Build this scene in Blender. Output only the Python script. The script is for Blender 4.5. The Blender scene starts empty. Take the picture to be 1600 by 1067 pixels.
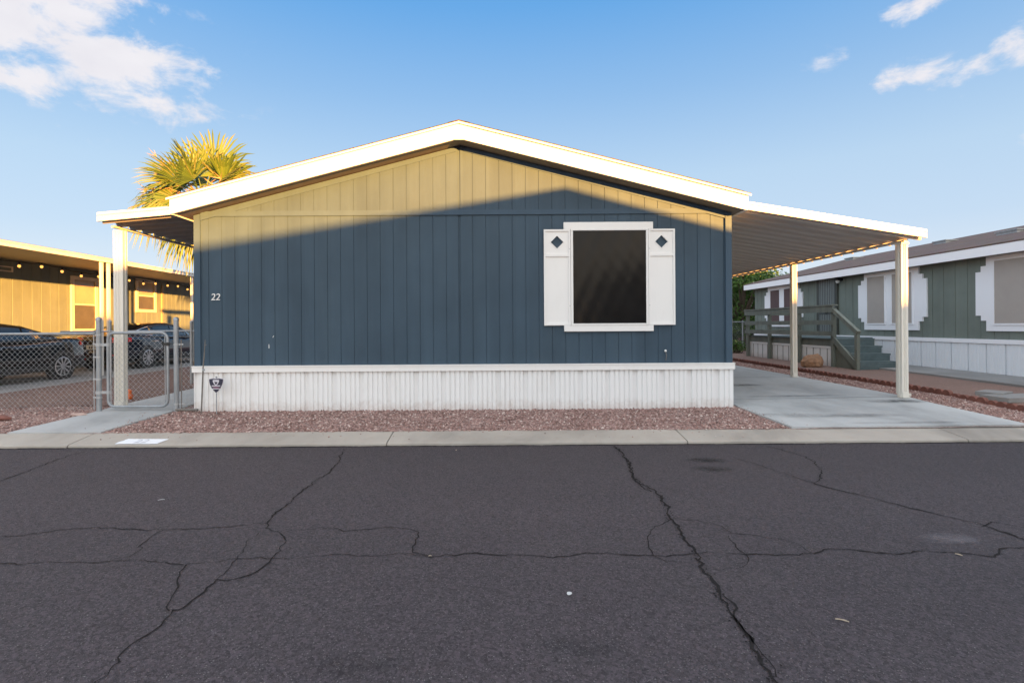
import bpy, math, random
from mathutils import Vector, Matrix
R = math.radians
random.seed(7)
scene = bpy.context.scene
col = scene.collection

# ------------------------------------------------------------------ camera
CAM_Z = 1.40
ROLL = 0.0065
F = 800.0                      # focal length in photo pixels (1600 wide), 18 mm on 36 mm
VPX, VPY = 775.0, 509.0        # vanishing point of the street-perpendicular lines in the photo
cam_d = bpy.data.cameras.new('camera')
cam = bpy.data.objects.new('camera', cam_d); col.objects.link(cam)
cam.location = (0, 0, CAM_Z)
cam.matrix_world = Matrix.Translation((0, 0, CAM_Z)) @ Matrix.Rotation(R(90), 4, 'X') @ Matrix.Rotation(-ROLL, 4, 'Z')
cam_d.sensor_width = 36.0; cam_d.lens = 18.0
cam_d.shift_x = 25.0 / 1600.0; cam_d.shift_y = -24.5 / 1600.0
cam_d.clip_start = 0.05; cam_d.clip_end = 3000
scene.camera = cam

# ------------------------------------------------------------------ light
SUN_EL, SUN_AZ = R(4.0), R(30.0)        # low evening sun behind the photographer, to the right
sun_dir = Vector((math.sin(SUN_AZ) * math.cos(SUN_EL), -math.cos(SUN_AZ) * math.cos(SUN_EL), math.sin(SUN_EL)))
sd = bpy.data.lights.new('sun', 'SUN'); sun = bpy.data.objects.new('sun', sd); col.objects.link(sun)
sd.energy = 5.0; sd.angle = R(0.5); sd.color = (1.0, 0.44, 0.092)
sun.rotation_euler = sun_dir.to_track_quat('Z', 'Y').to_euler()
scene.view_settings.view_transform = 'Standard'
scene.view_settings.look = 'None'
scene.view_settings.gamma = 1.0
scene.view_settings.exposure = 2.70

world = bpy.data.worlds.new('World'); scene.world = world
world.use_nodes = True
SKY_STRENGTH = 0.10
def build_world():
    nt = world.node_tree; nt.nodes.clear()
    N, L = nt.nodes, nt.links
    def math_(op, a, b=None, c=None, clamp=False):
        n = N.new('ShaderNodeMath'); n.operation = op; n.use_clamp = clamp
        for i, v in enumerate((a, b, c)):
            if v is None: continue
            if isinstance(v, (int, float)): n.inputs[i].default_value = v
            else: L.new(v, n.inputs[i])
        return n.outputs[0]
    out = N.new('ShaderNodeOutputWorld'); bg = N.new('ShaderNodeBackground')
    sky = N.new('ShaderNodeTexSky'); sky.sky_type = 'NISHITA'; sky.sun_disc = False
    sky.sun_elevation = SUN_EL; sky.sun_rotation = math.pi - SUN_AZ
    sky.air_density = 1.0; sky.dust_density = 1.2; sky.ozone_density = 1.5
    tc = N.new('ShaderNodeTexCoord')
    sep = N.new('ShaderNodeSeparateXYZ'); L.new(tc.outputs['Generated'], sep.inputs[0])
    x, y, z = sep.outputs
    el = math_('ARCSINE', z); az = math_('ARCTAN2', x, y)
    # clear air: pale at the horizon, deep blue higher up (values are what the strength and exposure turn into the photo's sky)
    ramp = N.new('ShaderNodeValToRGB'); L.new(math_('MAXIMUM', z, 0.0), ramp.inputs[0])
    cr = ramp.color_ramp
    cr.elements[0].position = 0.0; cr.elements[0].color = (*CLEAR[0][1], 1)
    cr.elements[1].position = CLEAR[-1][0]; cr.elements[1].color = (*CLEAR[-1][1], 1)
    for p, c in CLEAR[1:-1]:
        e = cr.elements.new(p); e.color = (*c, 1)
    gain = N.new('ShaderNodeVectorMath'); gain.operation = 'SCALE'; L.new(ramp.outputs[0], gain.inputs[0]); gain.inputs['Scale'].default_value = SKYGAIN
    clear = N.new('ShaderNodeMix'); clear.data_type = 'RGBA'; clear.inputs[0].default_value = 0.05
    L.new(gain.outputs[0], clear.inputs[6]); L.new(sky.outputs[0], clear.inputs[7])
    # added bright sky fill overhead and behind the camera, unseen, to lift the shade
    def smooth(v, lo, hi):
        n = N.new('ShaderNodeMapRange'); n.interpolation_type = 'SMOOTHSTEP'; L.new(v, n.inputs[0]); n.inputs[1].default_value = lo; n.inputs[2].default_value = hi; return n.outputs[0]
    sky_fill = math_('MAXIMUM', smooth(z, .58, .85), smooth(math_('MULTIPLY', y, -1.0), -.52, .12))
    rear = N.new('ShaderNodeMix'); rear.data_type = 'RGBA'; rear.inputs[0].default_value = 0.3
    rear.inputs[6].default_value = SKY_FILL; L.new(sky.outputs[0], rear.inputs[7])
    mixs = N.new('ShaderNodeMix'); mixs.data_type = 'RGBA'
    L.new(sky_fill, mixs.inputs[0]); L.new(clear.outputs[2], mixs.inputs[6]); L.new(rear.outputs[2], mixs.inputs[7])
    # clouds: fractal noise on a flat cloud deck, gathered in a few banks
    def bank(a, e, ra, re):
        da = math_('DIVIDE', math_('SUBTRACT', az, R(a)), R(ra)); de = math_('DIVIDE', math_('SUBTRACT', el, R(e)), R(re))
        d2 = math_('ADD', math_('MULTIPLY', da, da), math_('MULTIPLY', de, de))
        return math_('POWER', 2.718, math_('MULTIPLY', d2, -1.0))
    mask = None
    for b in BANKS:
        v = math_('MULTIPLY', bank(*b[:4]), b[4])
        mask = v if mask is None else math_('MAXIMUM', mask, v)
    comb = N.new('ShaderNodeCombineXYZ')
    L.new(math_('MULTIPLY', az, 1.0), comb.inputs[0]); L.new(math_('MULTIPLY', el, 1.7), comb.inputs[1]); comb.inputs[2].default_value = 13.5
    n1 = N.new('ShaderNodeTexNoise'); n1.inputs['Scale'].default_value = 12.0; n1.inputs['Detail'].default_value = 9.0
    n1.inputs['Roughness'].default_value = 0.62; n1.inputs['Distortion'].default_value = 0.25
    L.new(comb.outputs[0], n1.inputs['Vector'])
    dens = math_('ADD', mask, math_('MULTIPLY', math_('SUBTRACT', n1.outputs[0], 0.5), 2.9))
    cl = N.new('ShaderNodeMapRange'); cl.interpolation_type = 'SMOOTHSTEP'
    L.new(dens, cl.inputs[0]); cl.inputs[1].default_value = 0.32; cl.inputs[2].default_value = 1.02
    vis = math_('MULTIPLY', math_('MULTIPLY', cl.outputs[0], math_('GREATER_THAN', mask, 0.02)), 0.96)
    vis = math_('MULTIPLY', vis, math_('MINIMUM', math_('MULTIPLY', mask, 4.0), 1.0))
    n2 = N.new('ShaderNodeTexNoise'); n2.inputs['Scale'].default_value = 14.0; n2.inputs['Detail'].default_value = 5.0
    L.new(comb.outputs[0], n2.inputs['Vector'])
    cc = N.new('ShaderNodeMix'); cc.data_type = 'RGBA'
    L.new(n2.outputs[0], cc.inputs[0]); cc.inputs[6].default_value = CLOUD_A; cc.inputs[7].default_value = CLOUD_B
    mixc = N.new('ShaderNodeMix'); mixc.data_type = 'RGBA'
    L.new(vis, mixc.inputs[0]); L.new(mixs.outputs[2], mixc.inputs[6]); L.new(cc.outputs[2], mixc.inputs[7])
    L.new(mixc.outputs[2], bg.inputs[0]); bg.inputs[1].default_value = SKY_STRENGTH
    L.new(bg.outputs[0], out.inputs[0])
CLEAR = [(0.0, (.82, .88, .95)), (.08, (.70, .79, .92)), (.16, (.56, .71, .90)), (.26, (.49, .67, .88)), (.40, (.285, .51, .83)), (.53, (.130, .39, .80)), (.7, (.10, .32, .70))]
SKYGAIN = 1.0 / .65
SKY_FILL = (2.85, 2.98, 3.15, 1)
BANKS = [(-45, 25.5, 10, 5.5, 1.25), (-38, 22.3, 8, 3.0, 1.15), (-32.5, 20.2, 5, 1.7, 1.0), (-43, 20.2, 5, 1.9, 1.05), (-30.5, 22.3, 2.8, 2.4, .60),
         (39.0, 20.4, 3.0, 1.0, .80), (43.3, 19.6, 3.0, 1.2, .74), (46, 20.2, 2.0, 1.8, .95), (39.0, 25.2, 2.8, 1.4, .85), (33.5, 23.2, 3, 1.0, .26), (46.5, 14.4, 2.0, .9, .7), (-20, 9, 10, 2.0, .30), (20, 9, 14, 1.8, .22)]
CLOUD_A = (1.48, 1.44, 1.47, 1); CLOUD_B = (1.22, 1.19, 1.28, 1)
#@WORLD
build_world()

# ------------------------------------------------------------------ helpers
def P(px, py, Y):
    """photo pixel -> world point on the plane y = Y (camera roll undone)"""
    u, v = px - VPX, VPY - py
    c, s = math.cos(ROLL), math.sin(ROLL)
    u, v = u * c + v * s, -u * s + v * c
    return Vector((u * Y / F, Y, CAM_Z + v * Y / F))
def G(px, py, z=0.0):
    """photo pixel -> world point on the horizontal plane at z"""
    u, v = px - VPX, VPY - py
    c, s = math.cos(ROLL), math.sin(ROLL)
    u, v = u * c + v * s, -u * s + v * c
    Y = (CAM_Z - z) * F / -v
    return Vector((u * Y / F, Y, z))
def interp(x, xs, ys):
    if x <= xs[0]: return ys[0]
    for i in range(1, len(xs)):
        if x <= xs[i]:
            t = (x - xs[i-1]) / (xs[i] - xs[i-1]); return ys[i-1] + t * (ys[i] - ys[i-1])
    return ys[-1]
def ground(x, y):
    return interp(y, [6.41, 7.88, 8.25, 11.25, 16, 40], [.085, .112, .135, .165, .19, .22]) + interp(x, [-11, -6.6, 2, 6.6, 10, 12], [-.07, 0, 0, .05, .11, .12]) * interp(y, [6.41, 8.25], [.35, 1])

class MB:
    def __init__(s): s.v = []; s.f = []
    def face(s, *pts):
        i = len(s.v); s.v += [tuple(p) for p in pts]; s.f.append(tuple(range(i, i + len(pts)))); return s
    def box(s, x0, x1, y0, y1, z0, z1):
        i = len(s.v)
        s.v += [(x, y, z) for z in (z0, z1) for y in (y0, y1) for x in (x0, x1)]
        s.f += [tuple(i + k for k in q) for q in ((0, 2, 3, 1), (4, 5, 7, 6), (0, 1, 5, 4), (2, 6, 7, 3), (0, 4, 6, 2), (1, 3, 7, 5))]
        return s
    def prism(s, poly, axis, a, b):
        """closed polygon in the two other axes, extruded along axis from a to b"""
        n = len(poly); i = len(s.v)
        def mk(p, t):
            return {'x': (t, p[0], p[1]), 'y': (p[0], t, p[1]), 'z': (p[0], p[1], t)}[axis]
        s.v += [mk(p, a) for p in poly] + [mk(p, b) for p in poly]
        s.f.append(tuple(i + k for k in range(n))); s.f.append(tuple(i + n + k for k in reversed(range(n))))
        for k in range(n):
            k2 = (k + 1) % n; s.f.append((i + k, i + n + k, i + n + k2, i + k2))
        return s
    def hexa(s, a, b):
        """two quads (4 points each) joined into a solid"""
        i = len(s.v); s.v += [tuple(p) for p in a] + [tuple(p) for p in b]
        s.f += [(i, i+1, i+2, i+3), (i+7, i+6, i+5, i+4)] + [(i+k, i+4+k, i+4+(k+1) % 4, i+(k+1) % 4) for k in range(4)]
        return s
    def beam(s, p, q, w, h):
        """rectangular bar from p to q, w across horizontally and h in the other direction"""
        p, q = Vector(p), Vector(q); d = (q - p).normalized()
        side = d.cross(Vector((0, 0, 1)))
        side = side.normalized() if side.length > 1e-4 else Vector((1, 0, 0))
        up = side.cross(d).normalized(); a = side * w / 2; b = up * h / 2
        return s.hexa([p-a-b, p+a-b, p+a+b, p-a+b], [q-a-b, q+a-b, q+a+b, q-a+b])
    def tube(s, pts, r, n=8, cap=True, closed=False):
        pts = [Vector(p) for p in pts]; m = len(pts); rings = []
        prev = None
        for k, p in enumerate(pts):
            if closed: d = pts[(k + 1) % m] - pts[k - 1]
            else: d = pts[min(k + 1, m - 1)] - pts[max(k - 1, 0)]
            d.normalize()
            if prev is None:
                ref = Vector((0, 0, 1)) if abs(d.z) < .9 else Vector((1, 0, 0))
                a = d.cross(ref).normalized()
            else:
                a = prev - d * prev.dot(d)
                a = a.normalized() if a.length > 1e-6 else d.orthogonal().normalized()
            prev = a; b = d.cross(a)
            rr = r[k] if isinstance(r, (list, tuple)) else r
            i = len(s.v)
            s.v += [tuple(p + (a * math.cos(t) + b * math.sin(t)) * rr) for t in [2 * math.pi * j / n for j in range(n)]]
            rings.append(i)
        for k in range(m if closed else m - 1):
            i, j = rings[k], rings[(k + 1) % m]
            for t in range(n):
                s.f.append((i + t, i + (t + 1) % n, j + (t + 1) % n, j + t))
        if cap and not closed:
            s.f.append(tuple(rings[0] + t for t in reversed(range(n)))); s.f.append(tuple(rings[-1] + t for t in range(n)))
        return s
    def lathe(s, prof, axis_pt, axis='z', n=16, cap=True):
        """prof: (radius, offset along the axis)"""
        i0 = len(s.v); c = Vector(axis_pt)
        for r_, o in prof:
            for t in range(n):
                a = 2 * math.pi * t / n; u, w = r_ * math.cos(a), r_ * math.sin(a)
                p = {'z': (u, w, o), 'y': (u, o, w), 'x': (o, u, w)}[axis]
                s.v.append(tuple(c + Vector(p)))
        for k in range(len(prof) - 1):
            for t in range(n):
                a = i0 + k * n
                s.f.append((a + t, a + (t + 1) % n, a + n + (t + 1) % n, a + n + t))
        if cap: s.f.append(tuple(i0 + t for t in reversed(range(n)))); s.f.append(tuple(i0 + (len(prof) - 1) * n + t for t in range(n)))
        return s
    def strip(s, prof, lo, hi):
        """open profile of (x, y) points swept vertically: lo(p) and hi(p) give the z of each end"""
        i = len(s.v)
        for p in prof: s.v += [(p[0], p[1], lo(p)), (p[0], p[1], hi(p))]
        for k in range(len(prof) - 1): s.f.append((i + 2*k, i + 2*k + 2, i + 2*k + 3, i + 2*k + 1))
        return s
    def build(s, name, m, parent=None, smooth=False, loc=None, local=False, bevel=0):
        me = bpy.data.meshes.new(name)
        o = bpy.data.objects.new(name, me); col.objects.link(o)
        off = Vector((0, 0, 0))
        if parent is not None:
            o.parent = parent
            if not local:
                p = parent
                while p.parent: p = p.parent
                off = Vector(p.location)
        elif loc is not None:
            off = Vector(loc); o.location = loc
        me.from_pydata([tuple(Vector(v) - off) for v in s.v] if not local else s.v, [], s.f)
        me.validate(); me.update()
        me.materials.append(m)
        if smooth:
            for p in me.polygons: p.use_smooth = True
        if bevel:
            b = o.modifiers.new('bevel', 'BEVEL'); b.width = bevel; b.segments = 2; b.limit_method = 'ANGLE'; b.angle_limit = R(40)
        return o
def weld(o, d=0.0005):
    w = o.modifiers.new('weld', 'WELD'); w.merge_threshold = d; return o
def tag(o, label=None, cat=None, group=None, kind=None):
    if label: o['label'] = label
    if cat: o['category'] = cat
    if group: o['group'] = group
    if kind: o['kind'] = kind
    return o
def empty(name, loc, label, cat, group=None):
    o = bpy.data.objects.new(name, None); col.objects.link(o); o.location = loc; o.empty_display_size = .2
    return tag(o, label, cat, group)
def text_mesh(name, body, size, depth, m, parent, matrix, shear=0.0):
    cu = bpy.data.curves.new(name, 'FONT'); cu.body = body; cu.size = size; cu.extrude = depth; cu.shear = shear
    cu.align_x = 'CENTER'; cu.align_y = 'CENTER'
    t = bpy.data.objects.new(name + '_tmp', cu); col.objects.link(t)
    dg = bpy.context.evaluated_depsgraph_get(); me = bpy.data.meshes.new_from_object(t.evaluated_get(dg))
    bpy.data.objects.remove(t); me.name = name
    p = parent
    while p.parent: p = p.parent
    me.transform(Matrix.Translation(-Vector(p.location)) @ matrix)
    me.materials.clear(); me.materials.append(m)
    o = bpy.data.objects.new(name, me); col.objects.link(o); o.parent = parent
    return o

# ------------------------------------------------------------------ materials
class Mat:
    def __init__(s, name, rough=.6, metal=0.0, spec=.5):
        s.m = bpy.data.materials.new(name); s.m.use_nodes = True
        s.nt = s.m.node_tree; s.b = s.nt.nodes['Principled BSDF']
        s.b.inputs['Roughness'].default_value = rough; s.b.inputs['Metallic'].default_value = metal
        s.b.inputs['Specular IOR Level'].default_value = spec
        s.tc = s.nt.nodes.new('ShaderNodeTexCoord')
    def noise(s, scale, detail=4, rough=.55, stretch=(1, 1, 1), dist=0):
        mp = s.nt.nodes.new('ShaderNodeMapping'); mp.inputs['Scale'].default_value = stretch
        s.nt.links.new(s.tc.outputs['Object'], mp.inputs[0])
        n = s.nt.nodes.new('ShaderNodeTexNoise'); n.inputs['Scale'].default_value = scale; n.inputs['Detail'].default_value = detail
        n.inputs['Roughness'].default_value = rough; n.inputs['Distortion'].default_value = dist
        s.nt.links.new(mp.outputs[0], n.inputs['Vector']); return n.outputs[0]
    def voro(s, scale, out='Color', feature='F1', stretch=(1, 1, 1)):
        mp = s.nt.nodes.new('ShaderNodeMapping'); mp.inputs['Scale'].default_value = stretch
        s.nt.links.new(s.tc.outputs['Object'], mp.inputs[0])
        n = s.nt.nodes.new('ShaderNodeTexVoronoi'); n.inputs['Scale'].default_value = scale; n.feature = feature
        s.nt.links.new(mp.outputs[0], n.inputs['Vector']); return n.outputs[out]
    def ramp(s, fac, stops):
        r = s.nt.nodes.new('ShaderNodeValToRGB'); s.nt.links.new(fac, r.inputs[0]); cr = r.color_ramp
        cr.elements[0].position = stops[0][0]; cr.elements[0].color = (*stops[0][1], 1)
        cr.elements[1].position = stops[-1][0]; cr.elements[1].color = (*stops[-1][1], 1)
        for p, c in stops[1:-1]:
            e = cr.elements.new(p); e.color = (*c, 1)
        return r.outputs[0]
    def mix(s, fac, a, b, mode='MIX'):
        n = s.nt.nodes.new('ShaderNodeMix'); n.data_type = 'RGBA'; n.blend_type = mode
        for i, v in ((0, fac), (6, a), (7, b)):
            if isinstance(v, float) or isinstance(v, int): n.inputs[i].default_value = v
            elif isinstance(v, tuple): n.inputs[i].default_value = (*v, 1)
            else: s.nt.links.new(v, n.inputs[i])
        return n.outputs[2]
    def map(s, v, a, b, c=0.0, d=1.0):
        n = s.nt.nodes.new('ShaderNodeMapRange'); s.nt.links.new(v, n.inputs[0])
        for i, q in enumerate((a, b, c, d)): n.inputs[i + 1].default_value = q
        return n.outputs[0]
    def color(s, c):
        if isinstance(c, tuple): s.b.inputs['Base Color'].default_value = (*c, 1)
        else: s.nt.links.new(c, s.b.inputs['Base Color'])
        return s
    def bump(s, h, strength, dist=.01):
        n = s.nt.nodes.new('ShaderNodeBump'); n.inputs['Strength'].default_value = strength; n.inputs['Distance'].default_value = dist
        s.nt.links.new(h, n.inputs['Height']); s.nt.links.new(n.outputs[0], s.b.inputs['Normal']); return s
def sc(c, k): return tuple(min(1, q * k) for q in c)
def plain(name, c, rough=.5, metal=0.0, spec=.5, var=.12, scale=6.0, stretch=(1, 1, 1), bump=0.0, bscale=None):
    m = Mat(name, rough, metal, spec)
    n = m.noise(scale, 5, .6, stretch)
    m.color(m.ramp(n, [(.28, sc(c, 1 - var)), (.72, sc(c, 1 + var))]))
    if bump: m.bump(m.noise(bscale or scale * 8, 4, .6, stretch), bump, .004)
    return m.m
M = {}
def siding(name, c, streak=.16, board=None):
    m = Mat(name, .6, 0, .22)
    big = m.noise(.9, 4, .6); fine = m.noise(5, 6, .65, (1, 1, .12)); grain = m.noise(60, 5, .7, (1, 1, .04))
    a = m.ramp(big, [(.3, sc(c, 1 - streak)), (.7, sc(c, 1 + streak * .7))])
    b = m.mix(m.map(fine, .45, .8, 0, .30), a, sc(c, 1.5))
    sp = m.voro(9, 'Distance'); dirt = m.noise(2.3, 8, .8)
    b = m.mix(m.map(dirt, .66, .78, 0, .35), b, sc(c, .62))
    if board:
        # every board took the paint a little differently
        sx = m.nt.nodes.new('ShaderNodeSeparateXYZ'); m.nt.links.new(m.tc.outputs['Object'], sx.inputs[0])
        ad = m.nt.nodes.new('ShaderNodeMath'); ad.operation = 'SUBTRACT'; m.nt.links.new(sx.outputs[0], ad.inputs[0]); ad.inputs[1].default_value = board[0]
        dv = m.nt.nodes.new('ShaderNodeMath'); dv.operation = 'DIVIDE'; m.nt.links.new(ad.outputs[0], dv.inputs[0]); dv.inputs[1].default_value = board[1]
        fl = m.nt.nodes.new('ShaderNodeMath'); fl.operation = 'FLOOR'; m.nt.links.new(dv.outputs[0], fl.inputs[0])
        wn = m.nt.nodes.new('ShaderNodeTexWhiteNoise'); wn.noise_dimensions = '1D'; m.nt.links.new(fl.outputs[0], wn.inputs['W'])
        b = m.mix(m.map(wn.outputs['Value'], 0, 1, 0, .22), b, sc(c, .55)); b = m.mix(m.map(m.noise(1.3, 6, .7, (1, 1, .35)), .5, .75, 0, .30), b, (c[0] * 1.5, c[1] * 1.35, c[2] * 1.2))
        pin = m.voro(7, 'Distance', 'F1', (1, .001, 1)); b = m.mix(m.map(pin, .020, .030, .45, 0), b, sc(c, .4))
    m.color(b); m.bump(grain, .22, .003); return m.m
M['blue'] = siding('blue_siding_paint', (.049, .080, .112), .16, (0.03, .2032))
M['blue_trim'] = siding('blue_trim_paint', (.050, .083, .120), .10)
M['tan'] = siding('tan_siding_paint', (.165, .197, .182))
M['sage'] = siding('sage_siding_paint', (.172, .200, .178))
M['opp'] = siding('cream_siding_paint', (.5, .45, .38))
def white_paint(name, c, dirt=.25):
    m = Mat(name, .55, 0, .3)
    d = m.noise(3.2, 8, .75, (1, 1, .5)); s2 = m.noise(22, 4, .6, (1, 1, .10))
    a = m.mix(m.map(d, .52, .80, 0, dirt), c, (c[0] * .62, c[1] * .58, c[2] * .5))
    a = m.mix(m.map(s2, .58, .8, 0, dirt), a, (c[0] * .72, c[1] * .70, c[2] * .66))
    m.color(a); m.bump(m.noise(70, 3), .06, .003); return m.m
M['white'] = white_paint('white_trim_paint', (.80, .79, .77), .12)
def skirt_paint():
    m = Mat('white_skirting_metal', .5, 0, .35); c = (.81, .81, .805)
    d = m.noise(2.6, 8, .75, (1, 1, .5)); s2 = m.noise(24, 5, .65, (1, 1, .06))
    a = m.mix(m.map(d, .50, .80, 0, .20), c, (.50, .46, .40)); a = m.mix(m.map(s2, .56, .8, 0, .16), a, (.52, .50, .46))
    sx = m.nt.nodes.new('ShaderNodeSeparateXYZ'); m.nt.links.new(m.tc.outputs['Object'], sx.inputs[0])
    ad = m.nt.nodes.new('ShaderNodeMath'); ad.operation = 'MULTIPLY_ADD'; m.nt.links.new(m.noise(11, 6, .7), ad.inputs[0]); ad.inputs[1].default_value = -.42; m.nt.links.new(sx.outputs[2], ad.inputs[2])
    a = m.mix(m.map(ad.outputs[0], -.22, -.04, .45, 0), a, (.42, .31, .26))
    m.color(a); m.bump(m.noise(6, 4, .6, (1, 1, .4)), .10, .01); return m.m
M['skirt'] = skirt_paint()
M['fascia'] = white_paint('white_fascia_paint', (.84, .82, .80), .08)
M['cool_white'] = white_paint('pale_trim_paint', (.86, .87, .91), .06)
M['cool_skirt'] = white_paint('pale_skirting_vinyl', (.76, .79, .83), .10)
M['awning'] = plain('painted_awning_metal', (.62, .59, .54), .38, 0, .5, .06, 5)
M['pan'] = plain('painted_roof_pan_metal', (.54, .51, .47), .32, 0, .6, .08, 3, (.4, 4, 1))
M['post'] = white_paint('post_enamel', (.72, .69, .62), .18)
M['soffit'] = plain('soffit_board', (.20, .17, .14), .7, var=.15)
M['galv'] = plain('galvanised_steel', (.30, .32, .34), .45, .45, .5, .18, 12, (1, 1, .3))
M['wire'] = plain('galvanised_wire', (.40, .41, .42), .5, .2, .5, .10, 9)
M['screen'] = plain('dark_sun_screen', (.0105, .0098, .0098), .17, 0, .15, .25, 2.2)
M['tan_screen'] = plain('tan_sun_screen', (.40, .36, .33), .7, 0, .4, .05, 3)
M['maroon_screen'] = plain('maroon_sun_screen', (.10, .06, .06), .6, 0, .4, .10, 3)
def shingle(name, c):
    m = Mat(name, .9)
    n = m.noise(3, 5); cell = m.voro(5.5, 'Color', 'F1', (1, 2.2, 1)); g = m.noise(130, 3)
    a = m.mix(.35, m.ramp(n, [(.3, sc(c, .7)), (.7, sc(c, 1.25))]), m.mix(1.0, cell, c, 'MULTIPLY'))
    a = m.mix(m.map(g, .4, .75, 0, .5), a, sc(c, 1.6)); m.color(a); m.bump(g, .5, .006); return m.m
M['shingle'] = shingle('brown_roof_shingle', (.20, .135, .105))
M['shingle_dark'] = shingle('dark_brown_roof_shingle', (.075, .058, .050))  # one darker brown over the whole blue house roof
M['shingle2'] = shingle('red_brown_roof_shingle', (.125, .080, .068))
M['bark'] = plain('palm_bark', (.20, .15, .10), .9, var=.35, scale=14, stretch=(1, 1, 3), bump=.6)
M['wood_post'] = plain('sage_deck_paint', (.145, .160, .135), .65, var=.22, scale=5, stretch=(1, 1, .2), bump=.2)
M['tread'] = plain('teal_deck_paint', (.095, .130, .135), .6, var=.2, scale=5, bump=.15)
def asphalt():
    m = Mat('asphalt', .78, 0, .35)
    big = m.noise(.45, 5, .6); mid = m.noise(2.6, 6, .7); grit = m.voro(230, 'Color'); gd = m.voro(230, 'Distance'); lane = m.noise(.28, 3, .5, (.12, 1, 1)); dust = m.noise(1.1, 7, .72); g2 = m.noise(95, 3, .7); co = m.voro(78, 'Color')
    c = (.060, .051, .059)
    a = m.ramp(big, [(.3, (.048, .0385, .047)), (.55, (.058, .0455, .0535)), (.75, (.074, .058, .062))])
    a = m.mix(m.map(mid, .35, .75, 0, .45), a, (.066, .060, .062))
    sepc = m.nt.nodes.new('ShaderNodeSeparateColor'); m.nt.links.new(grit, sepc.inputs[0])
    a = m.mix(m.map(sepc.outputs[0], .55, 1.0, 0, .5), a, (.125, .108, .118))
    a = m.mix(m.map(sepc.outputs[1], .6, 1.0, 0, .75), a, (.013, .012, .014))
    a = m.mix(m.map(sepc.outputs[2], .968, .985, 0, .7), a, (.25, .235, .23))
    s2 = m.nt.nodes.new('ShaderNodeSeparateColor'); m.nt.links.new(co, s2.inputs[0])
    a = m.mix(m.map(s2.outputs[0], .5, 1.0, 0, .62), a, (.017, .014, .017)); a = m.mix(m.map(s2.outputs[1], .55, 1.0, 0, .50), a, (.125, .100, .115))
    a = m.mix(m.map(lane, .42, .60, 0, .30), a, (.030, .027, .031)); a = m.mix(m.map(dust, .60, .80, 0, .35), a, (.115, .100, .095))
    m.color(a)
    h = m.mix(.5, gd, g2); m.bump(h, .9, .010); return m.m
M['asphalt'] = asphalt()
def concrete(name, c, stain=.5, edge=(.5, .45, .4)):
    m = Mat(name, .8, 0, .4)
    big = m.noise(.7, 6, .62, (1, .55, 1), .4); mid = m.noise(3.0, 7, .7); fine = m.noise(160, 2)
    a = m.ramp(big, [(.28, sc(c, .62)), (.5, c), (.7, sc(c, 1.18))])
    a = m.mix(m.map(mid, .5, .82, 0, stain), a, (c[0] * .62, c[1] * .56, c[2] * .50))
    a = m.mix(m.map(fine, .55, .8, 0, .35), a, sc(c, .66))
    m.color(a); m.bump(m.mix(.4, mid, fine), .25, .006); return m.m
M['concrete'] = concrete('kerb_concrete', (.36, .325, .285), .32)
M['drive'] = concrete('driveway_concrete', (.43, .44, .44), .40)
M['walk'] = concrete('walkway_concrete', (.40, .405, .405), .3)
M['slab'] = concrete('weathered_slab_concrete', (.26, .255, .25), .4)
def gravel(name, cs, scale, brown):
    m = Mat(name, .9, 0, .3)
    cell = m.voro(scale, 'Color'); d = m.voro(scale, 'Distance'); big = m.noise(.8, 5, .6); mid = m.noise(5, 5, .7)
    s = m.nt.nodes.new('ShaderNodeSeparateColor'); m.nt.links.new(cell, s.inputs[0])
    a = m.ramp(s.outputs[0], [(.0, cs[0]), (.35, cs[1]), (.7, cs[2]), (1.0, cs[3])])
    a = m.mix(m.map(d, .35, .8, 0, .65), a, sc(cs[0], .35))
    a = m.mix(m.map(big, .45, .70, 0, brown), a, (.16, .105, .085))
    a = m.mix(m.map(mid, .62, .82, 0, .5), a, (.13, .085, .07))
    m.color(a); m.bump(d, -1.0, .02); return m.m
M['gravel'] = gravel('pink_gravel', [(.18, .112, .098), (.30, .182, .158), (.37, .240, .210), (.53, .41, .37)], 46, .22)
M['dirt'] = gravel('reddish_dirt', [(.20, .12, .10), (.25, .16, .13), (.27, .17, .14), (.34, .24, .20)], 110, .4)
def stone_mat():
    m = Mat('loose_gravel_stone', .9, 0, .3)
    g = m.nt.nodes.new('ShaderNodeNewGeometry')
    m.color(m.ramp(g.outputs['Random Per Island'], [(0, (.14, .085, .074)), (.3, (.26, .155, .134)), (.65, (.34, .215, .19)), (.9, (.43, .305, .27)), (1, (.60, .50, .45))]))
    return m.m
M['stone'] = stone_mat()
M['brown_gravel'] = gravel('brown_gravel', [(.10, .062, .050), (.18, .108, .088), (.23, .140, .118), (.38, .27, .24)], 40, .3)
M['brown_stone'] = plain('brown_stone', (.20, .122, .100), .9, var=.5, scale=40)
M['crack'] = plain('crack_shadow_dirt', (.016, .014, .014), .95, 0, .2, .3, 30)

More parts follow.
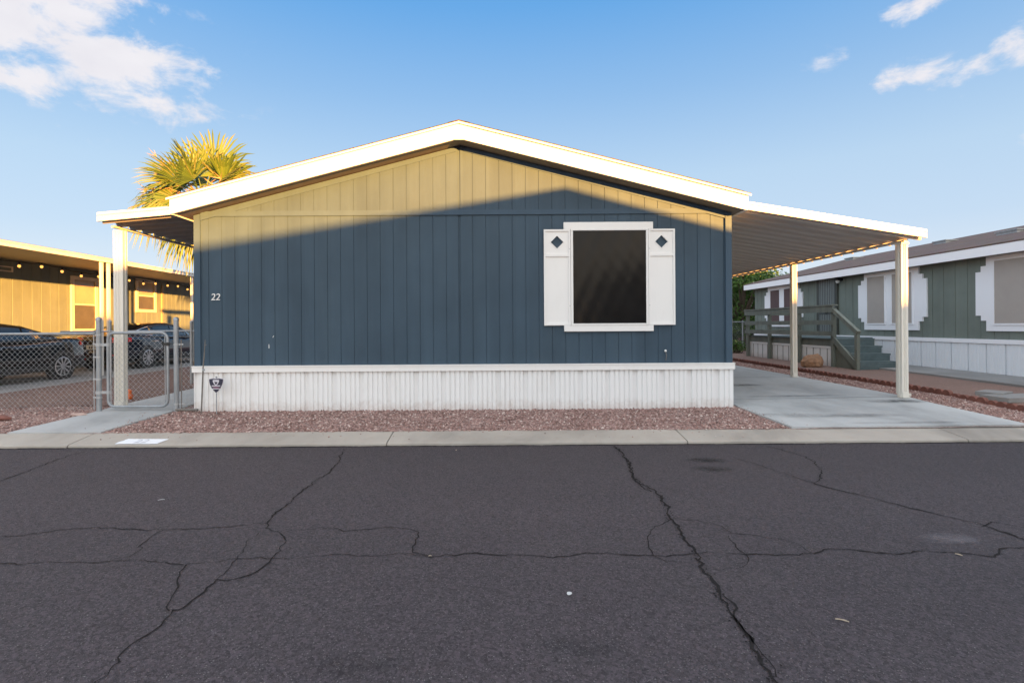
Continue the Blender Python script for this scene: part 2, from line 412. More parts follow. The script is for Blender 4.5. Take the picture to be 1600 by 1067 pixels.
def leafmat(name, stops, trans=.3, rough=.5):
    m = Mat(name, rough, 0, .4)
    g = m.nt.nodes.new('ShaderNodeNewGeometry')
    c = m.ramp(g.outputs['Random Per Island'], stops); m.color(c)
    t = m.nt.nodes.new('ShaderNodeBsdfTranslucent'); m.nt.links.new(c, t.inputs[0])
    mx = m.nt.nodes.new('ShaderNodeMixShader'); mx.inputs[0].default_value = trans
    out = [n for n in m.nt.nodes if n.type == 'OUTPUT_MATERIAL'][0]
    m.nt.links.new(m.b.outputs[0], mx.inputs[1]); m.nt.links.new(t.outputs[0], mx.inputs[2]); m.nt.links.new(mx.outputs[0], out.inputs[0])
    return m.m
M['palm'] = leafmat('palm_leaf', [(0, (.055, .095, .020)), (.45, (.090, .145, .022)), (.8, (.130, .170, .028)), (1, (.20, .18, .06))], .25)
M['dry_palm'] = leafmat('dry_palm_leaf', [(0, (.20, .13, .06)), (1, (.38, .29, .15))], .2)
M['citrus'] = leafmat('citrus_leaf', [(0, (.035, .080, .018)), (.6, (.075, .15, .028)), (1, (.13, .23, .04))], .3)
M['trunk'] = plain('tree_bark', (.10, .075, .055), .9, var=.3, scale=16, bump=.5)
M['black_paint'] = plain('black_car_paint', (.008, .009, .012), .08, 0, .7, .1, 3)
M['navy_paint'] = plain('navy_car_paint', (.010, .014, .026), .07, 0, .8, .1, 3)
M['car_glass'] = plain('car_glass', (.010, .012, .014), .03, 0, .9, .1, 3)
M['tyre'] = plain('tyre_rubber', (.015, .015, .015), .85, var=.2, scale=20)
M['rim'] = plain('alloy_rim', (.60, .60, .62), .28, .9, .5, .05, 8)
M['chrome'] = plain('chrome_trim', (.75, .75, .77), .15, .9, .5, .05, 8)
M['red_lamp'] = plain('red_lamp_glass', (.55, .012, .018), .12, 0, .7, .1, 9)
M['plate'] = plain('pale_plate', (.50, .46, .36), .5, var=.08)
M['dark'] = plain('dark_plastic', (.018, .017, .017), .5, var=.2)
M['brick_red'] = plain('red_edging_concrete', (.17, .068, .052), .85, var=.25, scale=9, bump=.3)
M['boulder'] = plain('brown_rock', (.30, .17, .10), .85, var=.45, scale=5, bump=.8, bscale=14)
M['number'] = plain('white_number', (.78, .78, .78), .5, var=.04)
M['number_grey'] = plain('faded_number_paint', (.50, .51, .56), .7, var=.2, scale=30)
M['kerb_paint'] = white_paint('kerb_paint', (.74, .76, .80), .2)
M['sign_navy'] = plain('navy_sign', (.025, .025, .05), .4, var=.1)
M['sign_pale'] = plain('pale_sign_ink', (.62, .60, .66), .4, var=.05)
M['sign_mauve'] = plain('mauve_sign_ink', (.32, .12, .20), .4, var=.05)
M['rusty'] = plain('weathered_rod', (.19, .17, .155), .8, .2, .4, .3, 25)
M['orange'] = plain('orange_plastic', (.80, .16, .03), .45, var=.15)
M['paper'] = plain('pale_paper', (.50, .50, .50), .8, var=.1)
M['dry_leaf'] = plain('dry_leaf', (.32, .26, .19), .8, var=.2, scale=30)
M['door'] = plain('grey_screen_door', (.20, .225, .225), .5, var=.08)
M['black_metal'] = plain('black_metal', (.02, .02, .022), .45, .3)
M['amber_glass'] = plain('blind_lit_window', (.40, .30, .16), .15, 0, .6, .15, 2)
M['cable'] = plain('black_cable', (.012, .012, .012), .6)
M['solar_glass'] = M['tan_screen']
def emit(name, c, s):
    m = Mat(name, .3); m.color(c); m.b.inputs['Emission Color'].default_value = (*c, 1); m.b.inputs['Emission Strength'].default_value = s; return m.m
M['bulb'] = emit('lit_bulb', (1.0, .45, .10), .30)
OPP1 = (8.17, -4.4, 4.46, 3.2)
OPP2 = (23.8, -5.0, 4.46, 3.2)
# ------------------------------------------------------------------ setting: ground, road, kerb, drives
def sheet(name, x0, x1, y0, y1, m, dz=0.0, nx=1, ny=1, zf=None, thick=0.0):
    b = MB(); xs = [x0 + (x1 - x0) * i / nx for i in range(nx + 1)]; ys = [y0 + (y1 - y0) * i / ny for i in range(ny + 1)]
    zf = zf or ground
    b.v = [(x, y, zf(x, y) + dz) for y in ys for x in xs]
    W = nx + 1
    b.f = [(j * W + i, j * W + i + 1, (j + 1) * W + i + 1, (j + 1) * W + i) for j in range(ny) for i in range(nx)]
    if thick:
        n = len(b.v); b.v += [(x, y, z - thick) for x, y, z in b.v]
        ring = list(range(W)) + [j * W + nx for j in range(1, ny + 1)] + [ny * W + i for i in range(nx - 1, -1, -1)] + [j * W for j in range(ny - 1, 0, -1)]
        for k in range(len(ring)):
            a, c = ring[k], ring[(k + 1) % len(ring)]; b.f.append((a, a + n, c + n, c))
    o = b.build(name, m); o['kind'] = 'structure'; return o
flat = lambda z: (lambda x, y: z)
KF, KB = 5.99, 6.41          # kerb front and back
sheet('ground', -600, 600, -600, 900, M['dirt'], zf=flat(-.05))
sheet('road', -90, 90, -3.2, KF + .02, M['asphalt'], zf=flat(0.0), nx=60, ny=8)
# yards on this side: one grid that follows the slope, with the edge rows doubled round the slabs
sheet('gravel_ground', -60, 60, KB - .02, 70, M['gravel'], nx=480, ny=254, zf=lambda x, y: ground(x, y) + .006 * math.sin(x * 5.1 + y * 2.3) * math.sin(y * 4.7 - x * 1.7))
sheet('far_yard_ground', -60, 60, -60, -3.6, M['gravel'], zf=flat(.06))
# kerb: low slab with tooled joints
def kerb():
    b = MB(); joints = [G(608, 686, .05).x, G(1066, 682, .05).x, G(118, 690, .05).x, G(1478, 676, .05).x]
    j = sorted(joints + [-60] + [joints[0] - 4.9 * k for k in range(2, 11)] + [G(1478, 676).x + 3.1 * k for k in range(1, 16)] + [60])
    rnd = random.Random(3)
    for a, c in zip(j, j[1:]):
        a += .006; c -= .006
        n = max(1, int((c - a) / .05)); pa = []
        for k in range(n + 1):
            x = a + (c - a) * k / n; w = .012 * math.sin(x * 9) * math.sin(x * 3.1) + rnd.uniform(-.006, .006)
            pa.append((x, KF + w * .6))
        i = len(b.v)
        for x, y in pa:
            b.v += [(x, y, -.02), (x, y + .004, .026), (x, y + .03, .038), (x, KB + .0, .089), (x, KB + .004, -.02)]
        for k in range(n):
            for q in range(4):
                s = i + k * 5 + q; b.f.append((s, s + 5, s + 6, s + 1))
        b.f.append(tuple(i + q for q in range(5))); b.f.append(tuple(i + n * 5 + q for q in reversed(range(5))))
    o = b.build('kerb', M['concrete']); o['kind'] = 'structure'
kerb()
b = MB()
b.box(-60, 60, -3.6, -3.2, -.02, .08); b.build('far_kerb', M['concrete'])['kind'] = 'structure'
DL, DR = 3.70, 6.68
sheet('driveway', DL, DR, KB + .004, 26, M['drive'], dz=.020, nx=10, ny=70, thick=.12)
WL, WR = -6.13, -4.96
sheet('walkway', WL, WR, KB + .004, 22, M['walk'], dz=.018, nx=4, ny=60, thick=.1)
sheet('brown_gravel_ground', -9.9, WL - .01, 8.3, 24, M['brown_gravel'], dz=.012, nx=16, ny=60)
sheet('neighbour_driveway', -15, -9.9, KB + .004, 26, M['slab'], dz=.012, nx=8, ny=40, thick=.1)
sheet('neighbour_walkway', 9.25, 10.46, 6.6, 13.0, M['slab'], dz=.055, nx=4, ny=20, thick=.12)
sheet('dirt_yard', 7.42, 10.6, KB, 30, M['dirt'], dz=.016, nx=24, ny=90)
# tooled joints and slab splits in the driveway
b = MB()
for y in (8.32, 11.3, 14.4):
    z = ground(5, y) + .0245
    b.face((DL, y, ground(DL, y) + .0245), (DR, y, ground(DR, y) + .0245), (DR, y + .012, ground(DR, y + .012) + .0245), (DL, y + .012, ground(DL, y + .012) + .0245))
b.build('driveway_joint', M['crack'])['kind'] = 'structure'

# ------------------------------------------------------------------ cracks in the asphalt
CR = [
 (.016, [(537,702),(527,725),(515,737),(507,743),(480,760),(455,783),(432,800),(420,814),(415,825)]),
 (.011, [(415,825),(435,830),(443,838),(443,850),(432,866),(425,873),(400,893),(370,904),(340,906)]),
 (.012, [(340,906),(315,930),(285,950),(268,954)]),
 (.011, [(268,954),(260,949),(262,940),(278,912),(283,898),(290,882)]),
 (.012, [(268,954),(255,970),(240,985),(215,1000),(196,1017),(188,1035),(170,1047),(148,1067),(130,1085)]),
 (.011, [(416,818),(345,824),(255,829),(190,826),(115,826),(60,833),(10,839),(-30,835)]),
 (.009, [(-40,881),(60,880),(195,877),(215,876),(290,882)]),
 (.007, [(290,882),(330,880),(360,874),(425,872),(460,874),(500,869),(545,866),(590,869),(640,866),(680,871)]),
 (.011, [(643,864),(655,866),(680,871),(735,864),(800,868),(865,871),(915,864),(930,865),(1000,868),(1020,868)]),
 (.009, [(255,829),(225,848),(212,856),(222,857),(200,873)]),
 (.007, [(403,832),(385,850),(378,863),(362,878),(360,888),(352,897),(340,906)]),
 (.006, [(443,832),(490,827),(520,825)]), (.009, [(520,825),(535,830),(560,828),(600,824),(630,827),(655,832),(650,850),(643,863)]),
 (.026, [(960,697),(975,710),(985,730),(988,745),(1000,757),(1025,768),(1035,780),(1045,800),(1050,813)]),
 (.022, [(1050,813),(1065,835),(1085,860),(1100,890),(1120,920),(1140,950),(1155,980),(1170,1005),(1190,1030),(1205,1050),(1225,1080)]),
 (.012, [(1128,930),(1143,943),(1146,962),(1165,985),(1185,1012),(1200,1035),(1212,1060)]),
 (.010, [(978,716),(992,742),(1003,760),(1018,768)]),
 (.013, [(1170,693),(1210,700),(1240,708),(1270,720),(1283,735),(1280,750),(1275,757)]),
 (.010, [(1145,714),(1190,728),(1240,745)]), (.017, [(1240,745),(1275,757),(1310,766),(1370,780),(1440,798),(1500,812),(1540,822),(1600,843),(1650,858)]),
 (.010, [(1020,868),(1050,867),(1085,865),(1105,863),(1165,867),(1200,866),(1250,868),(1270,865)]),
 (.013, [(1270,865),(1290,859),(1320,859),(1400,866),(1440,862),(1500,864),(1555,870),(1560,858),(1600,857),(1660,852)]),
 (.008, [(1045,812),(1020,828),(1010,842),(1012,855),(1022,868),(1040,876),(1060,880),(1085,881)]),
 (.008, [(1050,811),(1080,813),(1120,820),(1145,833),(1180,836),(1220,843),(1250,851),(1270,865)]),
 (.007, [(1138,838),(1150,855),(1165,868),(1165,882),(1150,890),(1110,892)]),
 (.010, [(1535,822),(1550,816),(1600,825),(1660,832)]),
 (.014, [(-60,766),(0,752),(40,737),(90,718),(130,706)]),
]
def cracks():
    b = MB(); rnd = random.Random(11)
    for w, pts in CR:
        q = [G(*p, 0.0) for p in pts]; path = []
        for a, c in zip(q, q[1:]):
            L = (c - a).length; n = max(2, int(L / .035)); d = (c - a).normalized(); nn = Vector((-d.y, d.x, 0))
            for k in range(n):
                path.append(a + (c - a) * (k / n) + nn * rnd.gauss(0, .0085 if k else .003))
        path.append(q[-1])
        # slower wander
        ph = rnd.uniform(0, 6)
        for k, p in enumerate(path):
            p += Vector((math.sin(k * .55 + ph), math.cos(k * .41 + ph * 2), 0)) * .007
        i = len(b.v); m = len(path)
        for k, p in enumerate(path):
            d = (path[min(k + 1, m - 1)] - path[max(k - 1, 0)]).normalized(); nn = Vector((-d.y, d.x, 0))
            ww = w * 1.15 * rnd.uniform(.35, 1.0) * (.45 + .55 * abs(math.sin(k * .21 + ph)))
            a = p + nn * ww * .5; c = p - nn * ww * .5
            b.v += [(a.x, a.y, .0045), (c.x, c.y, .0045)]
        for k in range(m - 1): b.f.append((i + 2*k, i + 2*k + 1, i + 2*k + 3, i + 2*k + 2))
    o = b.build('road_cracks', M['crack']); o['kind'] = 'structure'
    b = MB()
    for w, pts in CR:
        if w < .012: continue
        q = [G(*p, 0.0) for p in pts]
        for a, c in zip(q, q[1:]):
            d = (c - a).normalized(); nn = Vector((-d.y, d.x, 0))
            for k in range(int((c - a).length / (.05 if w < .02 else .014))):
                p = a.lerp(c, rnd.random()) + nn * rnd.gauss(0, w * .9); s = rnd.uniform(.3, 1) * min(.011, w * .45); i = len(b.v); z = .0062; an = rnd.uniform(0, 6)
                b.v += [(p.x + s * math.cos(an + t) * rnd.uniform(.6, 1.2), p.y + s * math.sin(an + t) * rnd.uniform(.6, 1.2), z) for t in (0, 1.5, 3.1, 4.6)]; b.f.append((i, i+1, i+2, i+3))
    o = b.build('crack_crumbs', M['crack']); o['kind'] = 'structure'
    # ragged black seam where the asphalt meets the kerb
    b = MB(); i0 = 0; x = -12.0; k = 0
    while x < 14:
        y = KF - .012 - abs(rnd.gauss(0, .010)); b.v += [(x, y, .0045), (x, KF + .012, .0045)]; x += .035; k += 1
    b.f = [(2*j, 2*j + 2, 2*j + 3, 2*j + 1) for j in range(k - 1)]
    b.build('road_edge_seam', M['crack'])['kind'] = 'structure'
cracks()
# dark oil drips and pale scuffs lying on the asphalt: irregular blots
def blot(name, px, py, rx, ry, m, z=.004, seed=1, zf=None):
    c = G(px, py, 0.0); rnd = random.Random(seed); b = MB(); n = 40
    ph = [rnd.uniform(0, 6) for _ in range(4)]
    b.v = [(c.x + rx * math.cos(t) * (1 + .22 * math.sin(3*t + ph[0]) + .14 * math.sin(7*t + ph[1]) + .07 * math.sin(13*t + ph[2])),
            c.y + ry * math.sin(t) * (1 + .22 * math.sin(2*t + ph[3]) + .14 * math.sin(5*t + ph[1]) + .07 * math.sin(11*t + ph[0])), z) for t in [2 * math.pi * k / n for k in range(n)]]
    b.f = [tuple(range(n))]
    o = b.build(name, m, loc=(c.x, c.y, 0)); o['kind'] = 'structure'; return o
def stainmat(name, c, alpha, rx, ry, scale):
    m = Mat(name, .7); m.color(c)
    mp = m.nt.nodes.new('ShaderNodeMapping'); mp.inputs['Scale'].default_value = (1 / rx, 1 / ry, 0)
    m.nt.links.new(m.tc.outputs['Object'], mp.inputs[0])
    ln = m.nt.nodes.new('ShaderNodeVectorMath'); ln.operation = 'LENGTH'; m.nt.links.new(mp.outputs[0], ln.inputs[0])
    f = m.map(ln.outputs['Value'], .15, 1.0, alpha, 0.0); n = m.map(m.noise(scale, 5, .7), .35, .65, 0.2, 1.0)
    mu = m.nt.nodes.new('ShaderNodeMath'); mu.operation = 'MULTIPLY'; m.nt.links.new(f, mu.inputs[0]); m.nt.links.new(n, mu.inputs[1])
    m.nt.links.new(mu.outputs[0], m.b.inputs['Alpha']); return m.m
blot('oil_stain', 1103, 719, .24, .12, stainmat('oil_stain_a', (.012, .011, .011), .9, .24, .12, 9), seed=2)
blot('oil_stain', 1113, 733, .24, .12, stainmat('oil_stain_b', (.012, .011, .011), .8, .24, .12, 9), seed=3)
blot('pale_scuff', 1485, 842, .24, .11, stainmat('pale_scuff_a', (.25, .23, .25), .45, .24, .11, 12), seed=4)
blot('dark_patch', 545, 1040, .30, .10, stainmat('dark_patch_a', (.018, .017, .019), .32, .30, .10, 8), seed=5)
blot('dark_patch', 910, 1010, .22, .09, stainmat('dark_patch_b', (.018, .017, .019), .28, .22, .09, 8), seed=6)
for k, (px, py, rx, ry, a) in enumerate([(1405, 625, .55, .16, .9), (1165, 602, .45, .22, .65), (1240, 618, 1.0, .13, .5), (1310, 642, 1.0, .16, .45), (1420, 651, .9, .08, .4), (1200, 640, .7, .10, .3)]):
    c = G(px, py, .2)
    def dz(c=c): return ground(c.x, c.y)
    b = MB(); n = 28
    zc = ground(c.x, c.y) + .0245
    pts = []
    for t in range(n):
        an = 2 * math.pi * t / n; x, y = c.x + rx * math.cos(an), c.y + ry * math.sin(an); x = min(max(x, DL + .02), DR - .02); pts.append((x, y, ground(x, y) + .0245))
    RG = 8
    for r_ in range(1, RG + 1):
        for p in pts:
            x, y = c.x + (p[0] - c.x) * r_ / RG, c.y + (p[1] - c.y) * r_ / RG; b.v.append((x, y, ground(x, y) + .0245))
    for r_ in range(RG - 1):
        for t in range(n): b.f.append((r_*n + t, r_*n + (t+1) % n, (r_+1)*n + (t+1) % n, (r_+1)*n + t))
    b.f.append(tuple(range(n)))
    o = b.build('drive_stain', stainmat('drive_stain_mat', (.05, .05, .05), a, rx, ry, 4), loc=(c.x, c.y, 0)); o['kind'] = 'structure'

# loose stones on the gravel (nobody could count them)
def stones(name, n, sampler, seed, smin, smax):
    rnd = random.Random(seed); b = MB()
    for _ in range(n):
        x, y = sampler(rnd); s = smin + (smax - smin) * rnd.random() ** 1.7; z = ground(x, y) + s * .25; a = rnd.uniform(0, 6.28)
        i = len(b.v); r = [s * rnd.uniform(.7, 1.25) for _ in range(6)]
        ca, sa = math.cos(a), math.sin(a)
        b.v += [(x + r[0]*ca, y + r[0]*sa, z), (x - r[1]*sa, y + r[1]*ca, z + s*rnd.uniform(-.2, .2)), (x - r[2]*ca, y - r[2]*sa, z), (x + r[3]*sa, y - r[3]*ca, z), (x, y, z + r[4]*.8), (x, y, z - r[5]*.6)]
        b.f += [(i, i+1, i+4), (i+1, i+2, i+4), (i+2, i+3, i+4), (i+3, i, i+4), (i+1, i, i+5), (i+2, i+1, i+5), (i+3, i+2, i+5), (i, i+3, i+5)]
    o = b.build(name, M['stone']); tag(o, kind='stuff'); return o
def front(r):
    while True:
        x, y = r.uniform(-4.93, 3.66), r.uniform(6.40, 7.87)
        if r.random() < .85 or y > 7.7 or y < 6.5: return x, y
o = stones('gravel_stones', 13000, front, 5, .007, .024); tag(o, 'loose pink gravel strip between the kerb and the blue house', 'gravel')
def strays(r):
    if r.random() < .6: return r.uniform(-4.9, 3.6), KB - .30 * r.random() ** 2.2
    return (DL + .02 + .5 * r.random() ** 3, r.uniform(6.5, 7.9)) if r.random() < .5 else (WR - .01 - .4 * r.random() ** 3, r.uniform(6.5, 7.7))
def stray_ground(x, y): return (.038 + (.089 - .038) * (y - KF - .03) / (KB - KF - .03)) if y < KB else ground_0(x, y) + .02
ground_0 = ground; ground = stray_ground
o = stones('gravel_stones', 130, strays, 31, .005, .012); tag(o, 'stray pebbles spilled on the kerb and slab edges', 'gravel')
ground = ground_0
o = stones('gravel_stones', 6000, lambda r: (r.uniform(-9.8, WL - .02), r.uniform(6.42, 8.35)), 6, .008, .020); tag(o, 'loose brown pink gravel behind the chain link fence', 'gravel')
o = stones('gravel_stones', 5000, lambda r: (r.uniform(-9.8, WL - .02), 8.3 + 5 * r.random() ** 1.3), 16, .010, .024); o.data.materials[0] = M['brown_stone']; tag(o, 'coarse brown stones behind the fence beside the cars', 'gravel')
o = stones('gravel_stones', 7000, lambda r: (r.uniform(DR + .02, 7.4), 6.42 + 12 * r.random() ** 1.5), 8, .008, .020); tag(o, 'loose pink gravel between driveway and scalloped edging', 'gravel')
o = stones('gravel_stones', 1800, lambda r: (r.uniform(7.5, 9.2), 6.5 + 9 * r.random() ** 1.4), 9, .005, .014); tag(o, 'sparse pebbles scattered over the reddish dirt yard', 'gravel')

# ------------------------------------------------------------------ the blue house
WY = 7.88; WX0, WX1 = -4.63, 3.625; HY1 = 24.0
RX = -.53; RZ = 4.405; SL = .255; EX0, EX1 = -4.81, 3.735; FY = 7.56
ROOF = lambda x: RZ - SL * abs(x - RX)
SOF = lambda x: ROOF(x) - .240
house = empty('mobile_home', (RX, WY, .1), 'blue mobile home with white skirting, gable front and one shuttered window', 'mobile home')
def grooved(x0, x1, pitch, phase, gw=.010, gd=.007, jitter=None):
    """siding profile in local (x, depth), depth positive = into the wall"""
    pr = [(x0, 0)]; x = x0 + phase; gr = random.Random(17); gw0 = gw
    while x < x1 - gw:
        g = gw0 * gr.uniform(.7, 1.5) * (2.6 if jitter and abs(x - jitter) < pitch / 2 else 1)
        dd = gd * (2.2 if g > gw0 * 1.6 else 1); pr += [(x - g/2, 0), (x - g/2 + .002, dd), (x + g/2 - .002, dd), (x + g/2, 0)]; x += pitch
    pr.append((x1, 0)); return pr
ZS, ZB = .80, 3.105          # siding bottom, horizontal break
seam = P(718, 400, WY).x
b = MB(); pr = grooved(WX0 + .02, WX1 - .02, .2032, (seam - WX0 - .02) % .2032, jitter=seam)
b.strip([(x, WY + d) for x, d in pr], lambda p: ZS, lambda p: min(ZB + .02, SOF(p[0])))
b.build('front_wall', M['blue'], house)
# upper panel: laps 10 mm over the lower one, split at the ridge
b = MB(); pu = sorted(set(pr + [(RX - .0, 0)]))
b.strip([(x, WY - .010 + d) for x, d in pu], lambda p: min(ZB + .075, SOF(p[0])), lambda p: max(SOF(p[0]) - .004, min(ZB + .075, SOF(p[0]))))
b.build('gable_panel', M['blue'], house)
b = MB(); b.box(WX0 + .10, WX1 - .10, WY - .020, WY + .004, ZB, ZB + .078); b.build('belt_board', M['blue_trim'], house)
b = MB()
for x0, x1 in ((WX0, WX0 + .095), (WX1 - .095, WX1)):
    zt0, zt1 = SOF(x0), SOF(x1); b.hexa([(x0, WY - .026, ZS), (x1, WY - .026, ZS), (x1, WY - .026, zt1), (x0, WY - .026, zt0)], [(x0, WY + .01, ZS), (x1, WY + .01, ZS), (x1, WY + .01, zt1), (x0, WY + .01, zt0)])
    b.build('corner_board', M['blue_trim'], house); b = MB()
for s in (-1, 1):
    b = MB(); xa = WX0 + .10 if s < 0 else WX1 - .10; xb = RX + s * .06
    b.hexa([(xa, WY - .018, SOF(xa) - .10), (xb, WY - .018, SOF(xb) - .07), (xb, WY - .018, SOF(xb)), (xa, WY - .018, SOF(xa))][::1],
           [(xa, WY - .0085, SOF(xa) - .10), (xb, WY - .0085, SOF(xb) - .07), (xb, WY - .0085, SOF(xb)), (xa, WY - .0085, SOF(xa))])
    b.build('frieze_board', M['blue_trim'], house)
# side and back walls
b = MB()
ps = grooved(WY, HY1, .4064, .2)
for xw, s in ((WX0, 1), (WX1, -1)):
    b = MB(); b.strip([(xw + s * d + s * .002, y) for y, d in ps], lambda p: ZS, lambda p: 3.20); b.build('side_wall', M['blue'], house)
b = MB(); b.face((WX0, HY1, .1), (WX1, HY1, .1), (WX1, HY1, 3.2), (RX, HY1, 4.15), (WX0, HY1, 3.2)); b.build('back_wall', M['blue'], house)
# roof: two slabs, rake fascia boards, soffit
b = MB()
for s, xe in ((-1, EX0), (1, EX1)):
    b.hexa([(RX, FY - .03, RZ + .022), (xe + s * .03, FY - .03, ROOF(xe + s * .03) + .016), (xe + s * .03, FY - .03, ROOF(xe + s * .03) + .002), (RX, FY - .03, RZ + .002)],
           [(RX, HY1 + .3, RZ + .022), (xe + s * .03, HY1 + .3, ROOF(xe + s * .03) + .016), (xe + s * .03, HY1 + .3, ROOF(xe + s * .03) + .002), (RX, HY1 + .3, RZ + .002)])
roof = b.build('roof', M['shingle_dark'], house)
# shingle tabs showing as a ragged line along the rake, and ridge caps
b = MB(); rnd = random.Random(4)
for s, xe in ((-1, EX0), (1, EX1)):
    L = abs(xe - RX); k = 0.0
    while k < L - .1:
        x = RX + s * k; x2 = RX + s * min(L, k + .14)
        b.hexa([(x, FY - .030, ROOF(x) + .018), (x2, FY - .030, ROOF(x2) + .018), (x2, FY - .030, ROOF(x2) + .020), (x, FY - .030, ROOF(x) + .026)],
               [(x, FY + .5, ROOF(x) + .018), (x2, FY + .5, ROOF(x2) + .018), (x2, FY + .5, ROOF(x2) + .021), (x, FY + .5, ROOF(x) + .026)]); k += .14
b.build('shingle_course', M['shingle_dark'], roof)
b = MB(); y = FY - .028
while y < HY1 + .2:
    b.hexa([(RX - .16, y, RZ - .010), (RX, y, RZ + .030), (RX + .16, y, RZ - .010), (RX, y, RZ + .020)], [(RX - .16, y + .29, RZ - .018), (RX, y + .29, RZ + .026), (RX + .16, y + .29, RZ - .018), (RX, y + .29, RZ + .016)]); y += .28
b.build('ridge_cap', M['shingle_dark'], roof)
FH = .236
for s, xe in ((-1, EX0), (1, EX1)):
    b = MB(); xi = RX + s * .085
    b.hexa([(xi, FY, ROOF(xi) - FH), (xe, FY, ROOF(xe) - FH), (xe, FY, ROOF(xe)), (xi, FY, ROOF(xi))], [(xi, FY + .035, ROOF(xi) - FH), (xe, FY + .035, ROOF(xe) - FH), (xe, FY + .035, ROOF(xe)), (xi, FY + .035, ROOF(xi))])
    b.build('rake_fascia', M['fascia'], house)
    # thin metal drip edge over the fascia
    b = MB(); b.hexa([(RX, FY - .036, RZ - .022), (xe + s * .034, FY - .036, ROOF(xe + s * .034) - .022), (xe + s * .034, FY - .036, ROOF(xe + s * .034) + .003), (RX, FY - .036, RZ + .004)], [(RX, FY - .0305, RZ - .022), (xe + s * .034, FY - .0305, ROOF(xe + s * .034) - .022), (xe + s * .034, FY - .0305, ROOF(xe + s * .034) + .003), (RX, FY - .0305, RZ + .004)])
    b.build('drip_edge', M['fascia'], house)
    b = MB(); b.hexa([(xe - s * .03, FY + .035, ROOF(xe) - FH), (xe, FY + .035, ROOF(xe) - FH), (xe, FY + .035, ROOF(xe) - .002), (xe - s * .03, FY + .035, ROOF(xe) - .002)],
                     [(xe - s * .03, HY1 + .3, ROOF(xe) - FH), (xe, HY1 + .3, ROOF(xe) - FH), (xe, HY1 + .3, ROOF(xe) - .002), (xe - s * .03, HY1 + .3, ROOF(xe) - .002)])
    b.build('eave_fascia', M['fascia'], house)
    b = MB(); xo = xe - s * .03
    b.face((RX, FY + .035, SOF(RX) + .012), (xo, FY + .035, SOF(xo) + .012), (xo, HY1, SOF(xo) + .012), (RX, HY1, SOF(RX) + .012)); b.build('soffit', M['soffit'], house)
b = MB(); b.prism([(RX - .085, RZ - SL*.085 - FH + .004), (RX + .085, RZ - SL*.085 - FH + .004), (RX + .085, RZ - SL*.085), (RX, RZ), (RX - .085, RZ - SL*.085)], 'y', FY - .003, FY + .035)
b.build('ridge_block', M['fascia'], house)
# skirting
b = MB(); x = WX0 - .03; prof = []; pat = [(0, 0), (.012, .034), (.070, .034), (.082, 0), (.133, 0), (.142, .018), (.151, .018), (.160, 0), (.206, 0), (.215, .018), (.224, .018), (.233, 0), (.283, 0), (.292, .018), (.301, .018), (.310, 0), (.356, 0), (.365, .018), (.374, .018), (.383, 0)]
off = (P(391, 600, WY).x - x) % .4195 - .4195
while x + off < WX1 + .03:
    for d, dep in pat:
        xx = x + off + d
        if WX0 - .005 < xx < WX1 + .005: prof.append((xx, WY - .036 + dep))
    off += .4195
prof = [(WX0 - .005, WY - .036)] + prof + [(WX1 + .005, WY - .036)]
b.strip(prof, lambda p: .03, lambda p: .722)
b.strip([(WX0 - .005, HY1), (WX0 - .005, WY - .036)], lambda p: .03, lambda p: .722); b.strip([(WX1 + .005, WY - .036), (WX1 + .005, HY1)], lambda p: .03, lambda p: .722)
b.build('skirting', M['skirt'], house)
b = MB(); b.box(WX0 - .022, WX1 + .022, WY - .062, WY - .040, .715, .802); b.box(WX0 - .022, WX1 + .022, WY - .070, WY - .001, .795, .812); b.box(WX0 - .022, WX0 - .006, WY - .029, HY1, .715, .794); b.box(WX1 + .006, WX1 + .022, WY - .029, HY1, .715, .794)
b.build('skirting_trim', M['white'], house)
# window with sun screen and shutters
def wx(px): return P(px, 430, WY).x
def wz(py): return P(952, py, WY).z
x0, x1, z0, z1 = wx(891.5), wx(1012), wz(508), wz(358.8)
win = MB(); t = .034
win.box(x0, x1, WY - .048, WY, z0, z0 + t * .8); win.box(x0, x1, WY - .048, WY, z1 - t * .6, z1)
win.box(x0, x0 + t, WY - .047, WY, z0 + t * .8, z1 - t * .6); win.box(x1 - t, x1, WY - .047, WY, z0 + t * .8, z1 - t * .6)
wo = win.build('window', M['white'], house, bevel=.003)
b = MB(); n = 40; i = 0; f_amp = .0011; jr = random.Random(5)
for a in range(n + 1):
    for c in range(n + 1):
        fx, fz = a / n, c / n
        b.v.append((x0 + .03 + (x1 - x0 - .06) * fx, WY - .030 + f_amp * math.sin(fx * 31 + fz * 7) * math.sin(fz * 23 + 2 * fx) + jr.uniform(-.0003, .0003), z0 + .02 + (z1 - z0 - .035) * fz))
b.f = [(a * (n+1) + c, (a+1) * (n+1) + c, (a+1) * (n+1) + c + 1, a * (n+1) + c + 1) for a in range(n) for c in range(n)]
b.build('sun_screen', M['screen'], wo, smooth=True)
b = MB(); b.box(wx(880.7), wx(1019.7), WY - .040, WY, z1 + .001, wz(347.7)); b.build('header_board', M['white'], house, bevel=.003)
b = MB(); b.box(wx(880.7), wx(1019.7), WY - .040, WY, wz(517.6), z0 - .001); b.build('sill_board', M['white'], house, bevel=.003)
